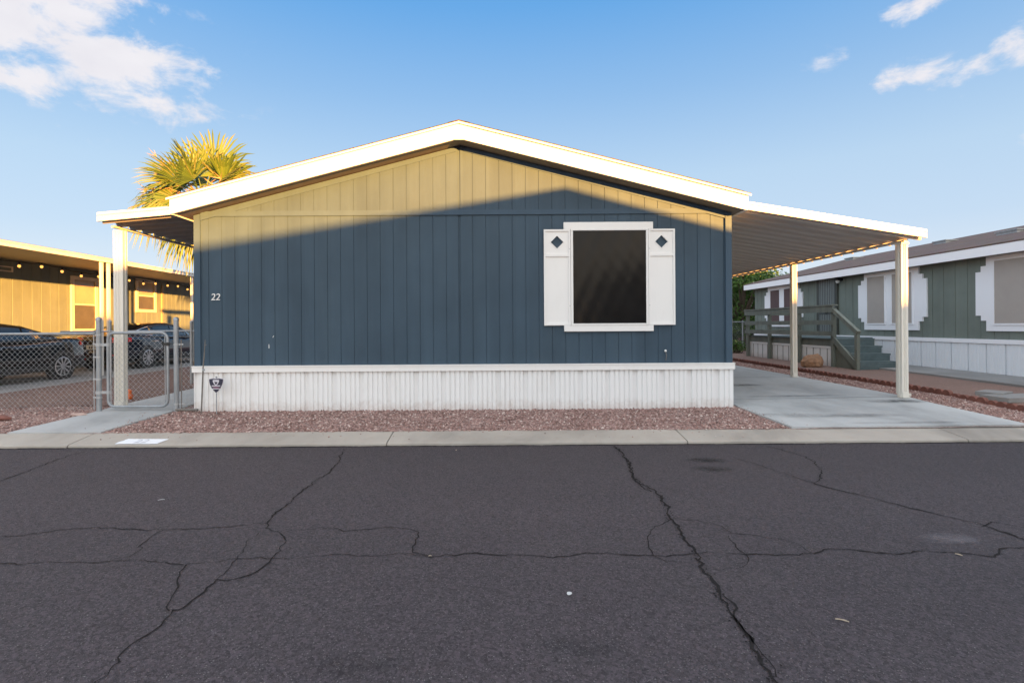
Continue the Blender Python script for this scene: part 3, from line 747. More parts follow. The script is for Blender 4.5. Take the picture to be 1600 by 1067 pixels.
for sx0, sx1 in ((849.7, 891.0), (1012.5, 1053.6)):
    a0, a1 = wx(sx0), wx(sx1); c = (a0 + a1) / 2; zc = wz(378.4); r = .098; zm = wz(399)
    b = MB(); yb = WY - .026; yf = WY - .030
    # panel with a diamond hole, front face and the inside of the hole
    D = [(c - r, zc), (c, zc - r), (c + r, zc), (c, zc + r)]; O = [(a0, zm), (a1, zm), (a1, z1), (a0, z1)]
    f = lambda p, y: (p[0], y, p[1])
    ring = [((a0, zm), (a1, zm), D[1]), ((a1, zm), D[2], D[1]), ((a1, zm), (a1, z1), D[2]), ((a1, z1), D[3], D[2]), ((a1, z1), (a0, z1), D[3]), ((a0, z1), D[0], D[3]), ((a0, z1), (a0, zm), D[0]), ((a0, zm), D[1], D[0])]
    for tri in ring: b.face(*[f(p, yb) for p in tri])
    for k in range(4): b.face(f(D[k], yb), f(D[(k+1) % 4], yb), f(D[(k+1) % 4], WY - .001), f(D[k], WY - .001))
    b.box(a0, a1, yb, WY - .001, z0, zm)
    s = .028
    b.box(a0, a0 + s, WY - .042, yb - .0005, z0, z1); b.box(a1 - s, a1, WY - .042, yb - .0005, z0, z1)
    b.box(a0 + s, a1 - s, WY - .041, yb - .0005, z0, z0 + s); b.box(a0 + s, a1 - s, WY - .041, yb - .0005, z1 - s, z1); b.box(a0 + s, a1 - s, WY - .041, yb - .0005, zm - .02, zm + .02)
    sh = b.build('shutter', M['white'], house)
    b = MB(); w = .012
    for k in range(4):
        p, q = Vector(D[k]), Vector(D[(k+1) % 4]); pc = Vector((c, zc)); po, qo = pc + (p - pc) * 1.13, pc + (q - pc) * 1.13
        b.hexa([f(p, yb - .006), f(q, yb - .006), f(qo, yb - .006), f(po, yb - .006)], [f(p, yb - .0004), f(q, yb - .0004), f(qo, yb - .0004), f(po, yb - .0004)])
    b.build('diamond_trim', M['white'], sh)
    for zz in (z0 + .30, z1 - .30):
        b = MB(); b.lathe([(.006, -.003), (.006, 0)], ((a0 + .012) if sx0 > 900 else (a1 - .012), WY - .0425, zz), 'y', 8); b.build('screw', M['galv'], sh)
c = P(335.5, 464.5, WY - .03)
text_mesh('house_number', '22', .145, .006, M['number'], house, Matrix.Translation((c.x, WY - .010, c.z)) @ Matrix.Rotation(R(90), 4, 'X'), .15)
# pull-out cable stub with a white cap near the bottom right of the wall
p0 = P(1041, 563, WY - .03); p1 = P(1040, 548, WY - .03)
b = MB(); b.tube([(p0.x, WY - .012, p0.z), (p0.x + .004, WY - .028, (p0.z + p1.z) / 2), (p1.x, WY - .022, p1.z)], .005, 6); cs = b.build('cable_stub', M['rusty'], house)
b = MB(); b.lathe([(.004, -.018), (.017, -.014), (.019, 0), (.014, .014), (.004, .018)], (p1.x, WY - .024, p1.z), 'z', 10); b.build('cap', M['white'], cs, smooth=True)
b = MB(); p = P(419, 541, WY - .03)
b.face((p.x - .006, WY - .0025, p.z - .03), (p.x + .006, WY - .0025, p.z - .03), (p.x + .004, WY - .0025, p.z + .03), (p.x - .004, WY - .0025, p.z + .03))
b.build('paint_chip', M['white'], house); b = MB(); p = P(427, 526, WY); b.face((p.x - .010, WY - .0025, p.z - .012), (p.x - .002, WY - .0025, p.z - .016), (p.x + .010, WY - .0025, p.z + .016), (p.x + .004, WY - .0025, p.z + .016))
b.build('paint_chip', M['white'], house)

# ------------------------------------------------------------------ pan roofs (carport on the right, awning on the left)
def pan_roof(root, xa, za, xb, zb, ya, yb, drop_front, pitch=.305):
    """corrugated pan deck from the house edge (xa, za) to the outer edge (xb, zb): ribs run across, hanging below"""
    zf = lambda x: za + (zb - za) * (x - xa) / (xb - xa)
    prof = []; y = ya + .02
    rib = [(0, 0), (.012, -.018), (.018, -.042), (.026, -.056), (.040, -.062), (.054, -.056), (.062, -.042), (.068, -.018), (.080, 0)]
    prof.append((ya, 0)); y = ya + .06
    while y + .1 < yb:
        prof += [(y + d, h) for d, h in rib]; prof.append((y + .080 + (pitch - .08) / 2, .004)); y += pitch
    prof.append((yb, 0))
    b = MB(); i = len(b.v)
    for yy, h in prof: b.v += [(xa, yy, zf(xa) + h - .088), (xb, yy, zf(xb) + h - .088)]
    for k in range(len(prof) - 1): b.f.append((2*k, 2*k + 1, 2*k + 3, 2*k + 2))
    i = len(b.v); n2 = len(prof)
    b.v += [(xa, ya, zf(xa) - .004), (xb, ya, zf(xb) - .004), (xb, yb, zf(xb) - .004), (xa, yb, zf(xa) - .004)]; b.f.append((i, i+1, i+2, i+3))
    return b, zf
def front_fascia(root, xa, za, xb, zb, y, h):
    b = MB()
    for d0, d1, o in ((0, .30, .010), (.30, .42, 0.0), (.42, .92, .006), (.92, 1.0, .014)):   # rolled steps of the extruded fascia
        b.hexa([(xa, y - o, za - h*d1), (xb, y - o, zb - h*d1), (xb, y - o, zb - h*d0), (xa, y - o, za - h*d0)], [(xa, y + .02, za - h*d1), (xb, y + .02, zb - h*d1), (xb, y + .02, zb - h*d0), (xa, y + .02, za - h*d0)])
    return b.build('front_fascia', M['awning'], root)
def post(root, x, y, z0, z1, w=.105, d=.095):
    """two roll-formed channels back to back: ribbed faces"""
    b = MB(); h = w / 2
    # plan outline with grooves on every face
    g = .012
    pl = [(-h, 0), (-h + .03, 0), (-h + .036, g), (-.009, g), (-.003, 0), (.003, 0), (.009, g), (h - .036, g), (h - .03, 0), (h, 0), (h, .032), (h - g, .037), (h - g, d - .037), (h, d - .032), (h, d), (-h, d), (-h, d - .032), (-h + g, d - .037), (-h + g, .037), (-h, .032)]
    b.prism([(x + p[0], y + p[1]) for p in pl], 'z', z0, z1)
    o = b.build('post', M['post'], root)
    b = MB(); b.box(x - h - .012, x - h - .002, y + .01, y + .06, z0, z0 + .06); b.box(x + h + .002, x + h + .045, y + .02, y + .06, z0, z0 + .012); b.box(x - h + .005, x + h - .005, y - .012, y - .002, z0, z0 + .10)
    b.build('foot_bracket', M['post'], o)
    return o
# right carport
YC = 7.97
pa = P(1170, 315.5, YC); pb = P(1447.6, 358.8, YC); sl = (pb.z - pa.z) / (pb.x - pa.x)
cxa = WX1 - .02; cza = pa.z + sl * (cxa - pa.x)
cp = empty('carport', (6.54, 8.2, .2), 'white metal carport with ribbed pan roof on slim posts over the driveway', 'carport')
b, zf = pan_roof(cp, cxa, cza, pb.x, pb.z, YC + .02, 20.5, .1); b.build('pan_roof', M['pan'], cp)
front_fascia(cp, cxa, cza, pb.x, pb.z, YC, .128)
PX = 6.55
b = MB(); b.box(PX - .03, PX + .03, YC + .20, 20.4, zf(PX) - .185, zf(PX) - .151); b.build('header_beam', M['pan'], cp)
b = MB(); b.box(cxa - .02, cxa - .0, YC + .03, 20.4, cza - .22, cza - .10); b.build('ledger', M['pan'], cp)
for y in (8.20, 11.22, 14.3, 17.4, 20.2): post(cp, PX, y, ground(PX, y) + .0225, zf(PX) - .186)
b = MB(); b.box(PX - .06, PX + .06, 8.185, 8.33, zf(PX) - .215, zf(PX) - .187)
b.build('post_cap', M['post'], cp)
# downspout behind the front post
b = MB(); b.box(6.618, 6.685, 8.42, 8.48, ground(PX, 8.42) + .06, zf(6.65) - .15); b.hexa([(6.618, 8.42, ground(PX, 8.42) + .02), (6.685, 8.42, ground(PX, 8.42) + .02), (6.685, 8.48, ground(PX, 8.42) + .06), (6.618, 8.48, ground(PX, 8.42) + .06)], [(6.618 + .09, 8.36, ground(PX, 8.42) + .02), (6.685 + .09, 8.36, ground(PX, 8.42) + .02), (6.685 + .09, 8.36, ground(PX, 8.42) + .07), (6.618 + .09, 8.36, ground(PX, 8.42) + .07)]); b.build('downspout', M['post'], cp)
# left awning
YL = 7.90
qa = P(268, 322, YL); qb = P(152, 332.5, YL); sl2 = (qb.z - qa.z) / (qb.x - qa.x)
axa = WX0 + .02; aza = qa.z + sl2 * (axa - qa.x)
aw = empty('patio_awning', (-6.0, 8.2, .14), 'narrow white metal awning over the side walkway, left of the blue house', 'awning')
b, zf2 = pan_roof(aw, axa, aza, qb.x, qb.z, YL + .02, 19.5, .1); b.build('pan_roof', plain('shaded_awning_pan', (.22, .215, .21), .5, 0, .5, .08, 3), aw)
front_fascia(aw, axa, aza, qb.x, qb.z, YL, .135)
b = MB(); b.box(-6.115, -6.065, YL + .25, 19.4, zf2(-6.09) - .185, zf2(-6.09) - .151); b.build('header_beam', M['pan'], aw)
for y in (8.15, 11.6, 15.0, 18.4): post(aw, -6.01, y, ground(-6.0, y) + .020, zf2(-6.0) - .236, .150, .10)
# ------------------------------------------------------------------ chain link fences and the gate
def link(b, p, q, z0, z1, per=.083, r=.0023):
    """woven diamonds between two plan points: zigzag wires"""
    p, q = Vector((*p, 0)), Vector((*q, 0)); d = q - p; L = d.length; d.normalize(); nn = Vector((-d.y, d.x, 0))
    h = per / 2; n = int(L / h)
    for k in range(n):
        pts = []; m = int((z1 - z0) / h)
        for j in range(m + 1):
            o = (k + ((j + k) % 2)) * h
            if o > L: o = L
            s = 1 if (k + j) % 2 else -1
            v = p + d * o + nn * (.0022 * s); pts.append((v.x, v.y, z0 + j * h))
        b.tube(pts, r, 3, cap=False)
FYY = 7.86
def fence_post(root, x, y, z1, r=.030, name='post'):
    b = MB(); g = ground(x, y) - .05
    b.lathe([(r, g), (r, z1 - .02), (r * 1.12, z1 - .02), (r * 1.12, z1 + .012), (r * .8, z1 + .03), (r * .25, z1 + .038)], (x, y, 0), 'z', 14)
    o = b.build(name, M['galv'], root)
    for p in o.data.polygons: p.use_smooth = True
    m = o.modifiers.new('es', 'EDGE_SPLIT'); m.split_angle = R(40)
    return o
def bands(root, x, y, zs, r=.034, to=None):
    for z in zs:
        b = MB(); b.lathe([(r, z - .012), (r, z + .012)], (x, y, 0), 'z', 12)
        if to: b.box(min(x, x + to), max(x, x + to), y - .004, y + .004, z - .011, z + .011)
        b.build('tension_band', M['wire'], root)
gp = P(155, 645, FYY); lp = P(276, 645, FYY); ztop = P(155, 499, FYY).z
fence = empty('chain_link_fence', (gp.x, FYY, ground(gp.x, FYY)), 'long chain link fence left of the gate, in front of the parked cars', 'fence', 'chain link fences')
fence_post(fence, gp.x, FYY, ztop, .037)
XE = -13.2; zr = P(100, 521.5, FYY).z
b = MB(); b.tube([(XE, FYY, zr), (gp.x - .05, FYY, zr)], .021, 10); b.build('top_rail', M['galv'], fence, smooth=True)
b = MB(); link(b, (XE, FYY), (gp.x - .075, FYY), ground(-7, FYY) + .03, zr + .02); b.build('mesh', M['wire'], fence)
b = MB(); b.tube([(gp.x - .075, FYY, .15), (gp.x - .075, FYY, zr - .02)], .007, 6); b.build('tension_bar', M['wire'], fence)
bands(fence, gp.x, FYY, (zr - .02, zr - .16, zr - .36, .62, .34), .041, -.09)
for x in (-8.9, -11.6):
    fence_post(fence, x, FYY + .03, zr + .03, .024)
# gate: bent tube frame
gate = empty('chain_link_gate', ((gp.x + lp.x) / 2, FYY, ground(-5.5, FYY)), 'single walk gate of bent tube and chain link, closed across the concrete walkway', 'gate')
gx0, gx1 = P(169, 600, FYY).x, P(262.5, 600, FYY).x; gz0, gz1 = P(215, 635, FYY).z, P(215, 520, FYY).z; rr = .10
pts = []
for cx_, cz_, a0 in ((gx1 - rr, gz1 - rr, 90), (gx1 - rr, gz0 + rr, 0), (gx0 + rr, gz0 + rr, -90), (gx0 + rr, gz1 - rr, -180)):
    for k in range(6):
        a = R(a0 - 90 * k / 5); pts.append((cx_ + rr * math.cos(a), FYY, cz_ + rr * math.sin(a)))
b = MB(); b.tube(pts, .0205, 10, closed=True); b.build('frame', M['galv'], gate, smooth=True)
b = MB(); link(b, (gx0 + .01, FYY), (gx1 - .035, FYY), gz0 + .01, gz1 + .018); b.build('mesh', M['wire'], gate)
for xx in (gx1 - .045, gx0 + .04):
    b = MB(); b.tube([(xx, FYY + .004, gz0 + .03), (xx, FYY + .004, gz1 - .05)], .006, 6); b.build('tension_bar', M['wire'], gate)
for z in (gz1 - .18, gz0 + .22):
    b = MB(); b.box(gp.x - .0, gx0, FYY - .012, FYY + .012, z - .02, z + .02); b.lathe([(.045, z - .022), (.045, z + .022)], (gp.x, FYY, 0), 'z', 12); b.lathe([(.028, z - .022), (.028, z + .022)], (gx0, FYY, 0), 'z', 12); b.build('hinge', M['wire'], gate)
b = MB(); z = P(262, 537, FYY).z; b.box(gx1 - .05, gx1 + .05, FYY - .030, FYY - .022, z - .02, z + .012); b.lathe([(.026, z - .03), (.026, z + .02)], (gx1, FYY, 0), 'z', 12); b.tube([(gx1 + .02, FYY - .03, z), (gx1 + .12, FYY - .03, z + .004)], .007, 6); b.build('latch', M['dark'], gate)
# short piece between latch post and the house
f2 = empty('chain_link_fence', (lp.x, FYY, ground(lp.x, FYY)), 'short chain link piece with latch post between gate and house corner', 'fence', 'chain link fences')
fence_post(f2, lp.x, FYY, P(276, 499, FYY).z, .036)
xb = P(283.5, 600, FYY).x
b = MB(); b.tube([(xb, FYY, ground(xb, FYY)), (xb, FYY, P(283, 530, FYY).z)], .008, 6); b.build('tension_bar', M['rusty'], f2)
bands(f2, lp.x, FYY, (P(276, 538, FYY).z, P(276, 631, FYY).z), .040, .11)
b = MB(); link(b, (xb, FYY), (WX0 + .02, FYY - .04), ground(-4.8, FYY) + .01, P(290, 548, FYY).z); b.build('mesh', M['wire'], f2)
b = MB(); b.tube([(lp.x, FYY - .02, .15), (WX0 + .1, FYY - .10, .155)], .02, 6); b.build('bottom_rail', M['rusty'], f2)
# fence between the two yards, running back along the walkway
f3 = empty('chain_link_fence', (-6.55, 11.8, .15), 'far low chain link fence between the side walkway and the parked cars', 'fence', 'chain link fences')
for px, Y, r in ((299.5, 11.3, .032),):
    p = P(px, 590, Y); fence_post(f3, p.x, Y, P(px, 504, Y).z, r)
    pr_ = P(px, 517, Y)
    b = MB(); b.tube([(p.x, Y, pr_.z), (p.x - 2.9, Y + .02, pr_.z)], .019, 8); b.build('top_rail', M['galv'], f3)
    b = MB(); b.tube([(p.x, Y, pr_.z), (p.x + 2.0, Y + .02, pr_.z)], .019, 8); b.build('top_rail', M['galv'], f3)
    b = MB(); b.tube([(p.x + .06, Y, .2), (p.x + .06, Y, pr_.z)], .008, 6); b.build('tension_bar', M['rusty'], f3)
    b = MB(); link(b, (p.x + .06, Y), (p.x + 1.9, Y), .2, pr_.z); b.build('mesh', M['wire'], f3)
p = P(163, 590, 11.3); fence_post(f3, p.x + .12, 11.32, P(170, 503, 11.3).z, .030)
# fence far right behind the carport
Yf = 21.0
f4 = empty('chain_link_fence', (P(1155, 550, Yf).x, Yf, ground(9, Yf)), 'distant chain link fence at the back, below the leafy tree and beside the wooden deck', 'fence', 'chain link fences')
z4 = P(1150, 503, Yf).z
b = MB(); b.tube([(7.4, Yf, z4), (13.5, Yf, z4)], .024, 8); b.build('top_rail', M['galv'], f4)
b = MB(); link(b, (8.4, Yf), (11.2, Yf), ground(9, Yf), z4, .09, .0025); b.build('mesh', M['wire'], f4)
for x in (7.4, P(1160.5, 540, Yf).x, 13.4): fence_post(f4, x, Yf, z4 + .02, .028)

# ------------------------------------------------------------------ small things in front
c = P(338, 600, 7.60); g = ground(c.x, 7.60)
sg = empty('lawn_sign', (c.x, 7.60, g), 'small navy shield shaped security sign on a thin stake before the skirting', 'sign')
zt, zb_ = P(338, 591.5, 7.6).z, P(337, 613.5, 7.6).z; hw = .102
def shield(s, dy, zc, w, h):
    pts = []
    for u, v in ((-1, .92), (-.5, 1.0), (0, .97), (.5, 1.0), (1, .92), (.97, .55), (.86, .15), (.62, -.35), (.3, -.72), (0, -1), (-.3, -.72), (-.62, -.35), (-.86, .15), (-.97, .55)):
        pts.append((c.x + u * w, zc + v * h))
    return MB().prism(pts, 'y', dy, dy + .004)
zc = (zt + zb_) / 2; hh = (zt - zb_) / 2
shield(0, 7.597, zc, hw * 1.08, hh * 1.07).build('panel_edge', M['sign_pale'], sg); shield(0, 7.592, zc, hw, hh).build('panel', M['sign_navy'], sg)
shield(0, 7.587, zc + hh * .42, hw * .46, hh * .42).build('emblem', M['sign_pale'], sg)
b = MB(); b.prism([(c.x - .018, zc + hh * .66), (c.x + .004, zc + hh * .50), (c.x + .022, zc + hh * .60), (c.x + .018, zc + hh * .30), (c.x, zc + hh * .16), (c.x - .014, zc + hh * .38)], 'y', 7.583, 7.5865); b.build('emblem_mark', M['sign_navy'], sg)
b = MB()
for k in range(9): b.box(c.x - .062 + k * .0140, c.x - .062 + k * .0140 + .0115, 7.588, 7.5915, zc - hh * .10, zc + hh * .06)
b.build('lettering', M['sign_pale'], sg)
b = MB(); b.box(c.x - .040, c.x + .040, 7.588, 7.5915, zc - hh * .32, zc - hh * .20); b.build('lettering', M['sign_mauve'], sg)
b = MB(); b.box(c.x - .060, c.x + .060, 7.588, 7.5915, zc - hh * .48, zc - hh * .38); b.build('lettering', M['sign_pale'], sg)
b = MB(); b.tube([(c.x - .002, 7.606, g - .05), (c.x, 7.606, zt + .022)], .007, 7); b.lathe([(.004, -.012), (.014, -.008), (.014, .008), (.004, .012)], (c.x, 7.604, zt + .022), 'z', 8); b.build('stake', M['galv'], sg)
# thin weathered rod leaning at the corner
p0, p1, p2 = P(314.5, 643, 7.72), P(317, 575, 7.72), P(320, 531, 7.72)
rod = empty('thin_stake', (p0.x, p0.y, ground(p0.x, p0.y)), 'thin weathered rod standing upright at the left corner of the skirting', 'stake')
b = MB(); b.tube([(p0.x, 7.72, p0.z - .05), (p1.x, 7.725, p1.z), (p1.x + .012, 7.73, p1.z + .16), (p2.x, 7.73, p2.z)], [.011, .010, .008, .004], 6); b.build('rod', M['rusty'], rod)
b = MB(); b.lathe([(.006, -.02), (.018, -.012), (.018, .012), (.006, .02)], (p1.x + .014, 7.712, P(318, 578, 7.72).z), 'z', 8); b.build('clip', M['galv'], rod); b = MB(); q = P(319, 540, 7.72); b.tube([(q.x, 7.73, q.z), (q.x + .03, 7.73, q.z + .012)], .005, 5); b.build('twig', M['rusty'], rod)
# painted number plate on the kerb
def kz(y): return .038 + (.089 - .038) * (y - KF - .03) / (KB - KF - .03)
q0, q1, q2, q3 = [G(*p, z) for p, z in (((178, 692.3), .05), ((245, 692.0), .05), ((264, 684.0), .075), ((200, 684.0), .075))]
mx = (q0.x + q2.x) / 2; my = (q0.y + q2.y) / 2
pm = empty('painted_number', (mx, my, kz(my)), 'white painted rectangle with a faded house number on the concrete kerb', 'kerb marking')
b = MB(); rnd = random.Random(2)
def bil(u, v): return (q0 * (1-u) + q1 * u) * (1 - v) + (q3 * (1-u) + q2 * u) * v
nx_, ny_ = 24, 6; pts = []
for j in range(ny_ + 1):
    for i in range(nx_ + 1):
        v = bil(i / nx_, j / ny_)
        if i in (0, nx_): v.x += rnd.uniform(-.006, .006)
        if j in (0, ny_): v.y += rnd.uniform(-.004, .004)
        b.v.append((v.x, v.y, kz(v.y) + .004))
W = nx_ + 1; b.f = [(j*W+i, j*W+i+1, (j+1)*W+i+1, (j+1)*W+i) for j in range(ny_) for i in range(nx_)]
b.build('painted_patch', M['kerb_paint'], pm)
tl = math.atan2(.089 - .038, KB - KF - .03)
text_mesh('painted_digits', '22', .16, .0006, M['number_grey'], pm, Matrix.Translation((mx, my, kz(my) + .0062)) @ Matrix.Rotation(tl, 4, 'X'))
# litter on the road
def scrap(name, px, py, m, label, cat, L, w, ang, seed):
    c = G(px, py, 0); rnd = random.Random(seed); b = MB(); n = 7
    for k in range(n):
        t = k / (n - 1); ww = w * math.sin(math.pi * (.12 + .80 * t)) * rnd.uniform(.7, 1.1); u = (t - .5) * L
        z = .007 + .003 * math.sin(t * 3.1)
        for s in (-1, 1): b.v.append((c.x + u * math.cos(ang) - s * ww * math.sin(ang), c.y + u * math.sin(ang) + s * ww * math.cos(ang), z + (s > 0) * .002))
    b.f = [(2*k, 2*k+2, 2*k+3, 2*k+1) for k in range(n - 1)]
    o = b.build(name, m, loc=(c.x, c.y, 0)); s = o.modifiers.new('thick', 'SOLIDIFY'); s.thickness = .002; tag(o, label, cat)
scrap('paper_scrap', 890, 929, M['paper'], 'crumpled white paper scrap on the asphalt near the middle of the road', 'litter', .030, .014, .6, 1)
scrap('dry_leaf', 1316, 971, M['dry_leaf'], 'long dry leaf on the asphalt right of the widest crack', 'leaf', .055, .005, -.5, 2)
scrap('dry_leaf', 1498, 868, M['dry_leaf'], 'short pale leaf on the asphalt beside the crack at far right', 'leaf', .035, .006, -.9, 3)
scrap('paper_scrap', 252, 782, M['paper'], 'pale thin shred on the asphalt below the painted kerb number', 'litter', .05, .002, .35, 4)
scrap('dry_leaf', 713, 704, M['dry_leaf'], 'tiny upright straw coloured leaf at the kerb edge below the ridge', 'leaf', .04, .006, 1.4, 5)
scrap('dry_leaf', 672, 870, M['dry_leaf'], 'small brown leaf bit lying on the long cross crack', 'leaf', .02, .004, .1, 6)

def rock(name, c, rx, ry, rz, m, label, cat, seed, rot=0, seg=3):
    rnd = random.Random(seed); b = MB(); n, mm = 12, 7; ph = [rnd.uniform(0, 6) for _ in range(6)]
    b.v.append((c[0], c[1], c[2] - rz * .3))
    for j in range(1, mm):
        t = math.pi * j / mm
        for i in range(n):
            a = 2 * math.pi * i / n; k = 1 + .14 * math.sin(2*a + ph[0]) + .10 * math.sin(3*a + 2*t + ph[1]) + rnd.uniform(-.07, .07)
            x, y, z = rx * math.sin(t) * math.cos(a) * k, ry * math.sin(t) * math.sin(a) * k, -rz * math.cos(t) * k
            x, y = x * math.cos(rot) - y * math.sin(rot), x * math.sin(rot) + y * math.cos(rot)
            b.v.append((c[0] + x, c[1] + y, max(c[2] - rz * .35, c[2] + z)))
    b.v.append((c[0], c[1], c[2] + rz))
    T = len(b.v) - 1
    for i in range(n):
        b.f.append((0, 1 + (i + 1) % n, 1 + i)); b.f.append((T, T - n + i, T - n + (i + 1) % n))
        for j in range(mm - 2):
            a = 1 + j * n; b.f.append((a + i, a + (i + 1) % n, a + n + (i + 1) % n, a + n + i))
    o = b.build(name, m, loc=c); tag(o, label, cat); return o
c = P(122, 651, 7.55); rock('stone', (c.x, 7.55, ground(c.x, 7.55) + .02), .11, .05, .03, plain('pale_stone', (.42, .30, .26), .9, var=.2, bump=.4), 'pale flat stone on the gravel beside the left gate post', 'stone', 3)
c = P(3, 651, 7.3); rock('brick_piece', (c.x - .05, 7.3, ground(c.x, 7.3) + .03), .16, .09, .05, M['brick_red'], 'broken red brick piece on the gravel at the far left', 'brick', 8)
# orange and white lantern shaped toy
c = P(202, 627, 8.95); gz = ground(c.x, 8.95)
ty = empty('garden_ornament', (c.x, 8.95, gz), 'small orange and white garden ornament beside the walkway behind the gate', 'ornament')
MB().lathe([(.03, 0), (.055, .02), (.06, .07), (.035, .13), (.045, .17), (.02, .19)], (c.x, 8.95, gz), 'z', 12).build('body', M['orange'], ty, smooth=True)
MB().lathe([(.035, 0), (.05, .01), (.05, .03), (.02, .05)], (c.x - .09, 8.93, gz), 'z', 10).build('base', M['white'], ty, smooth=True)
# ------------------------------------------------------------------ left neighbour
NX = -13.5; AX = -10.6; NY0, NY1 = 9.0, 25.0
lh = empty('mobile_home', (NX, 17, .15), 'tan mobile home on the left with two sash windows behind the cars', 'mobile home')
b = MB(); pr = grooved(NY0, NY1, .305, .1, .018, .010)
b.strip([(NX - d, y) for y, d in pr], lambda p: .05, lambda p: 3.42)
b.face((NX, NY0, .05), (NX, NY0, 3.42), (NX - 4, NY0, 4.5), (NX - 8, NY0, 3.42), (NX - 8, NY0, .05)); b.face((NX, NY1, .05), (NX, NY1, 3.42), (NX - 4, NY1, 4.5), (NX - 8, NY1, 3.42), (NX - 8, NY1, .05))
b.build('wall', M['tan'], lh)
b = MB(); b.hexa([(NX + .1, NY0 - .3, 3.40), (NX + .1, NY1 + .3, 3.40), (NX + .1, NY1 + .3, 3.46), (NX + .1, NY0 - .3, 3.46)], [(NX - 4, NY0 - .3, 4.5), (NX - 4, NY1 + .3, 4.5), (NX - 4, NY1 + .3, 4.58), (NX - 4, NY0 - .3, 4.58)])
b.hexa([(NX - 8.1, NY0 - .3, 3.40), (NX - 8.1, NY1 + .3, 3.40), (NX - 8.1, NY1 + .3, 3.46), (NX - 8.1, NY0 - .3, 3.46)], [(NX - 4.001, NY0 - .3, 4.5), (NX - 4.001, NY1 + .3, 4.5), (NX - 4.001, NY1 + .3, 4.58), (NX - 4.001, NY0 - .3, 4.58)])
b.build('roof', M['shingle'], lh)
def NYp(px): return -NX * F / (VPX - px)
def NZ(px, py): Y = NYp(px); return P(px, py, Y).z
M['vinyl_warm'] = white_paint('cream_window_trim', (.62, .57, .48), .1)
for px0, px1, pt, pb_ in ((110, 152, 433, 519), (211.5, 243, 437, 488)):
    y0, y1 = NYp(px0), NYp(px1); pm_ = (px0 + px1) / 2; z0, z1 = NZ(pm_, pb_), NZ(pm_, pt); t = .11; zm = z0 + (z1 - z0) * .50
    b = MB(); b.box(NX, NX + .05, y0, y0 + t, z0, z1); b.box(NX, NX + .05, y1 - t, y1, z0, z1); b.box(NX, NX + .049, y0 + t, y1 - t, z0, z0 + t); b.box(NX, NX + .049, y0 + t, y1 - t, z1 - t, z1)
    w = b.build('window', M['vinyl_warm'], lh)
    b = MB(); b.box(NX + .004, NX + .030, y0 + t, y1 - t, zm - .025, zm + .025); b.build('meeting_rail', M['vinyl_warm'], w)
    b = MB(); b.face((NX + .012, y0 + t, zm + .025), (NX + .012, y1 - t, zm + .025), (NX + .012, y1 - t, z1 - t), (NX + .012, y0 + t, z1 - t)); b.build('upper_pane', M['amber_glass'], w)
    b = MB(); b.face((NX + .020, y0 + t, z0 + t), (NX + .020, y1 - t, z0 + t), (NX + .020, y1 - t, zm - .025), (NX + .020, y0 + t, zm - .025)); b.build('lower_screen', plain('bronze_insect_screen', (.10, .09, .07), .4, 0, .4, .2, 3), w)
b = MB(); y0, y1 = 12.9, 14.3; z0, z1 = 2.98, 3.13
for q in ((y0, y0 + .03, z0, z1), (y1 - .03, y1, z0, z1), (y0 + .03, y1 - .03, z0, z0 + .03), (y0 + .03, y1 - .03, z1 - .03, z1)): b.box(NX, NX + .03, *q)
b.build('vent_frame', M['vinyl_warm'], lh)
# raised tan strip standing in for the shade at the corner seam
y = NYp(253); b = MB(); b.box(NX + .004, NX + .05, y - .05, y + .05, .1, 3.1); b.build('seam_shade_strip', plain('tan_seam_strip', (.30, .25, .17), .6), lh)
# awning over the cars
la = empty('car_awning', (AX, 12.5, .2), 'long flat white awning on posts over the two dark parked cars', 'awning')
ztop_e = 3.31; zwall = 3.33
b = MB(); b.hexa([(AX, NY0 - .5, ztop_e - .05), (AX, NY1, ztop_e - .05), (AX, NY1, ztop_e - .01), (AX, NY0 - .5, ztop_e - .01)], [(NX + .002, NY0 - .5, zwall), (NX + .002, NY1, zwall), (NX + .002, NY1, zwall + .04), (NX + .002, NY0 - .5, zwall + .04)])
i = 0
b.build('roof_panel', plain('taupe_awning_soffit', (.36, .32, .26), .5, 0, .5, .08, 2, (4, .5, 1)), la)
b = MB()
for z0, z1, o in ((0, .028, .018), (.028, .082, .006), (.082, .12, .022)): b.box(AX, AX + o + .012, NY0 - .5, NY1, ztop_e - z1, ztop_e - z0)
b.build('edge_fascia', M['awning'], la)
for px, Y in ((162.5, 13.80), (169.5, 14.05), (301, 17.9)):
    p = P(px, 500, Y); b = MB(); b.box(AX - .055, AX - .004, Y - .04, Y + .04, ground(AX, Y), ztop_e - .10); b.build('post', M['post'], la)
# string of bulbs along the wall
SB = [(30, 415.5), (65, 416.5), (97, 424), (127, 431), (154, 432), (202, 438), (224, 443), (243, 443), (262, 446), (278, 447), (293, 452)]
sl_ = empty('string_lights', (NX + .25, 17, 3.1), 'string of small warm bulbs hanging along the tan wall under the awning', 'string lights')
pts = []; bulbs = []
for px, py in SB:
    X = NX + .22; Y = -X * F / (VPX - px); bulbs.append(P(px, py, Y))
b = MB()
ext = [Vector((NX + .22, 12.2, 3.16))] + bulbs + [Vector((NX + .22, 24.5, 2.95))]
for a, c in zip(ext, ext[1:]):
    for k in range(6):
        t = k / 6; q = a.lerp(c, t); pts.append((q.x, q.y, q.z + .10 + (.07 * abs(2 * t - 1) - .05) * .6))
b.tube(pts, .012, 5)
for q in bulbs: b.lathe([(.022, .03), (.022, .09), (.010, .11)], tuple(q), 'z', 7)
b.build('cable', M['cable'], sl_)
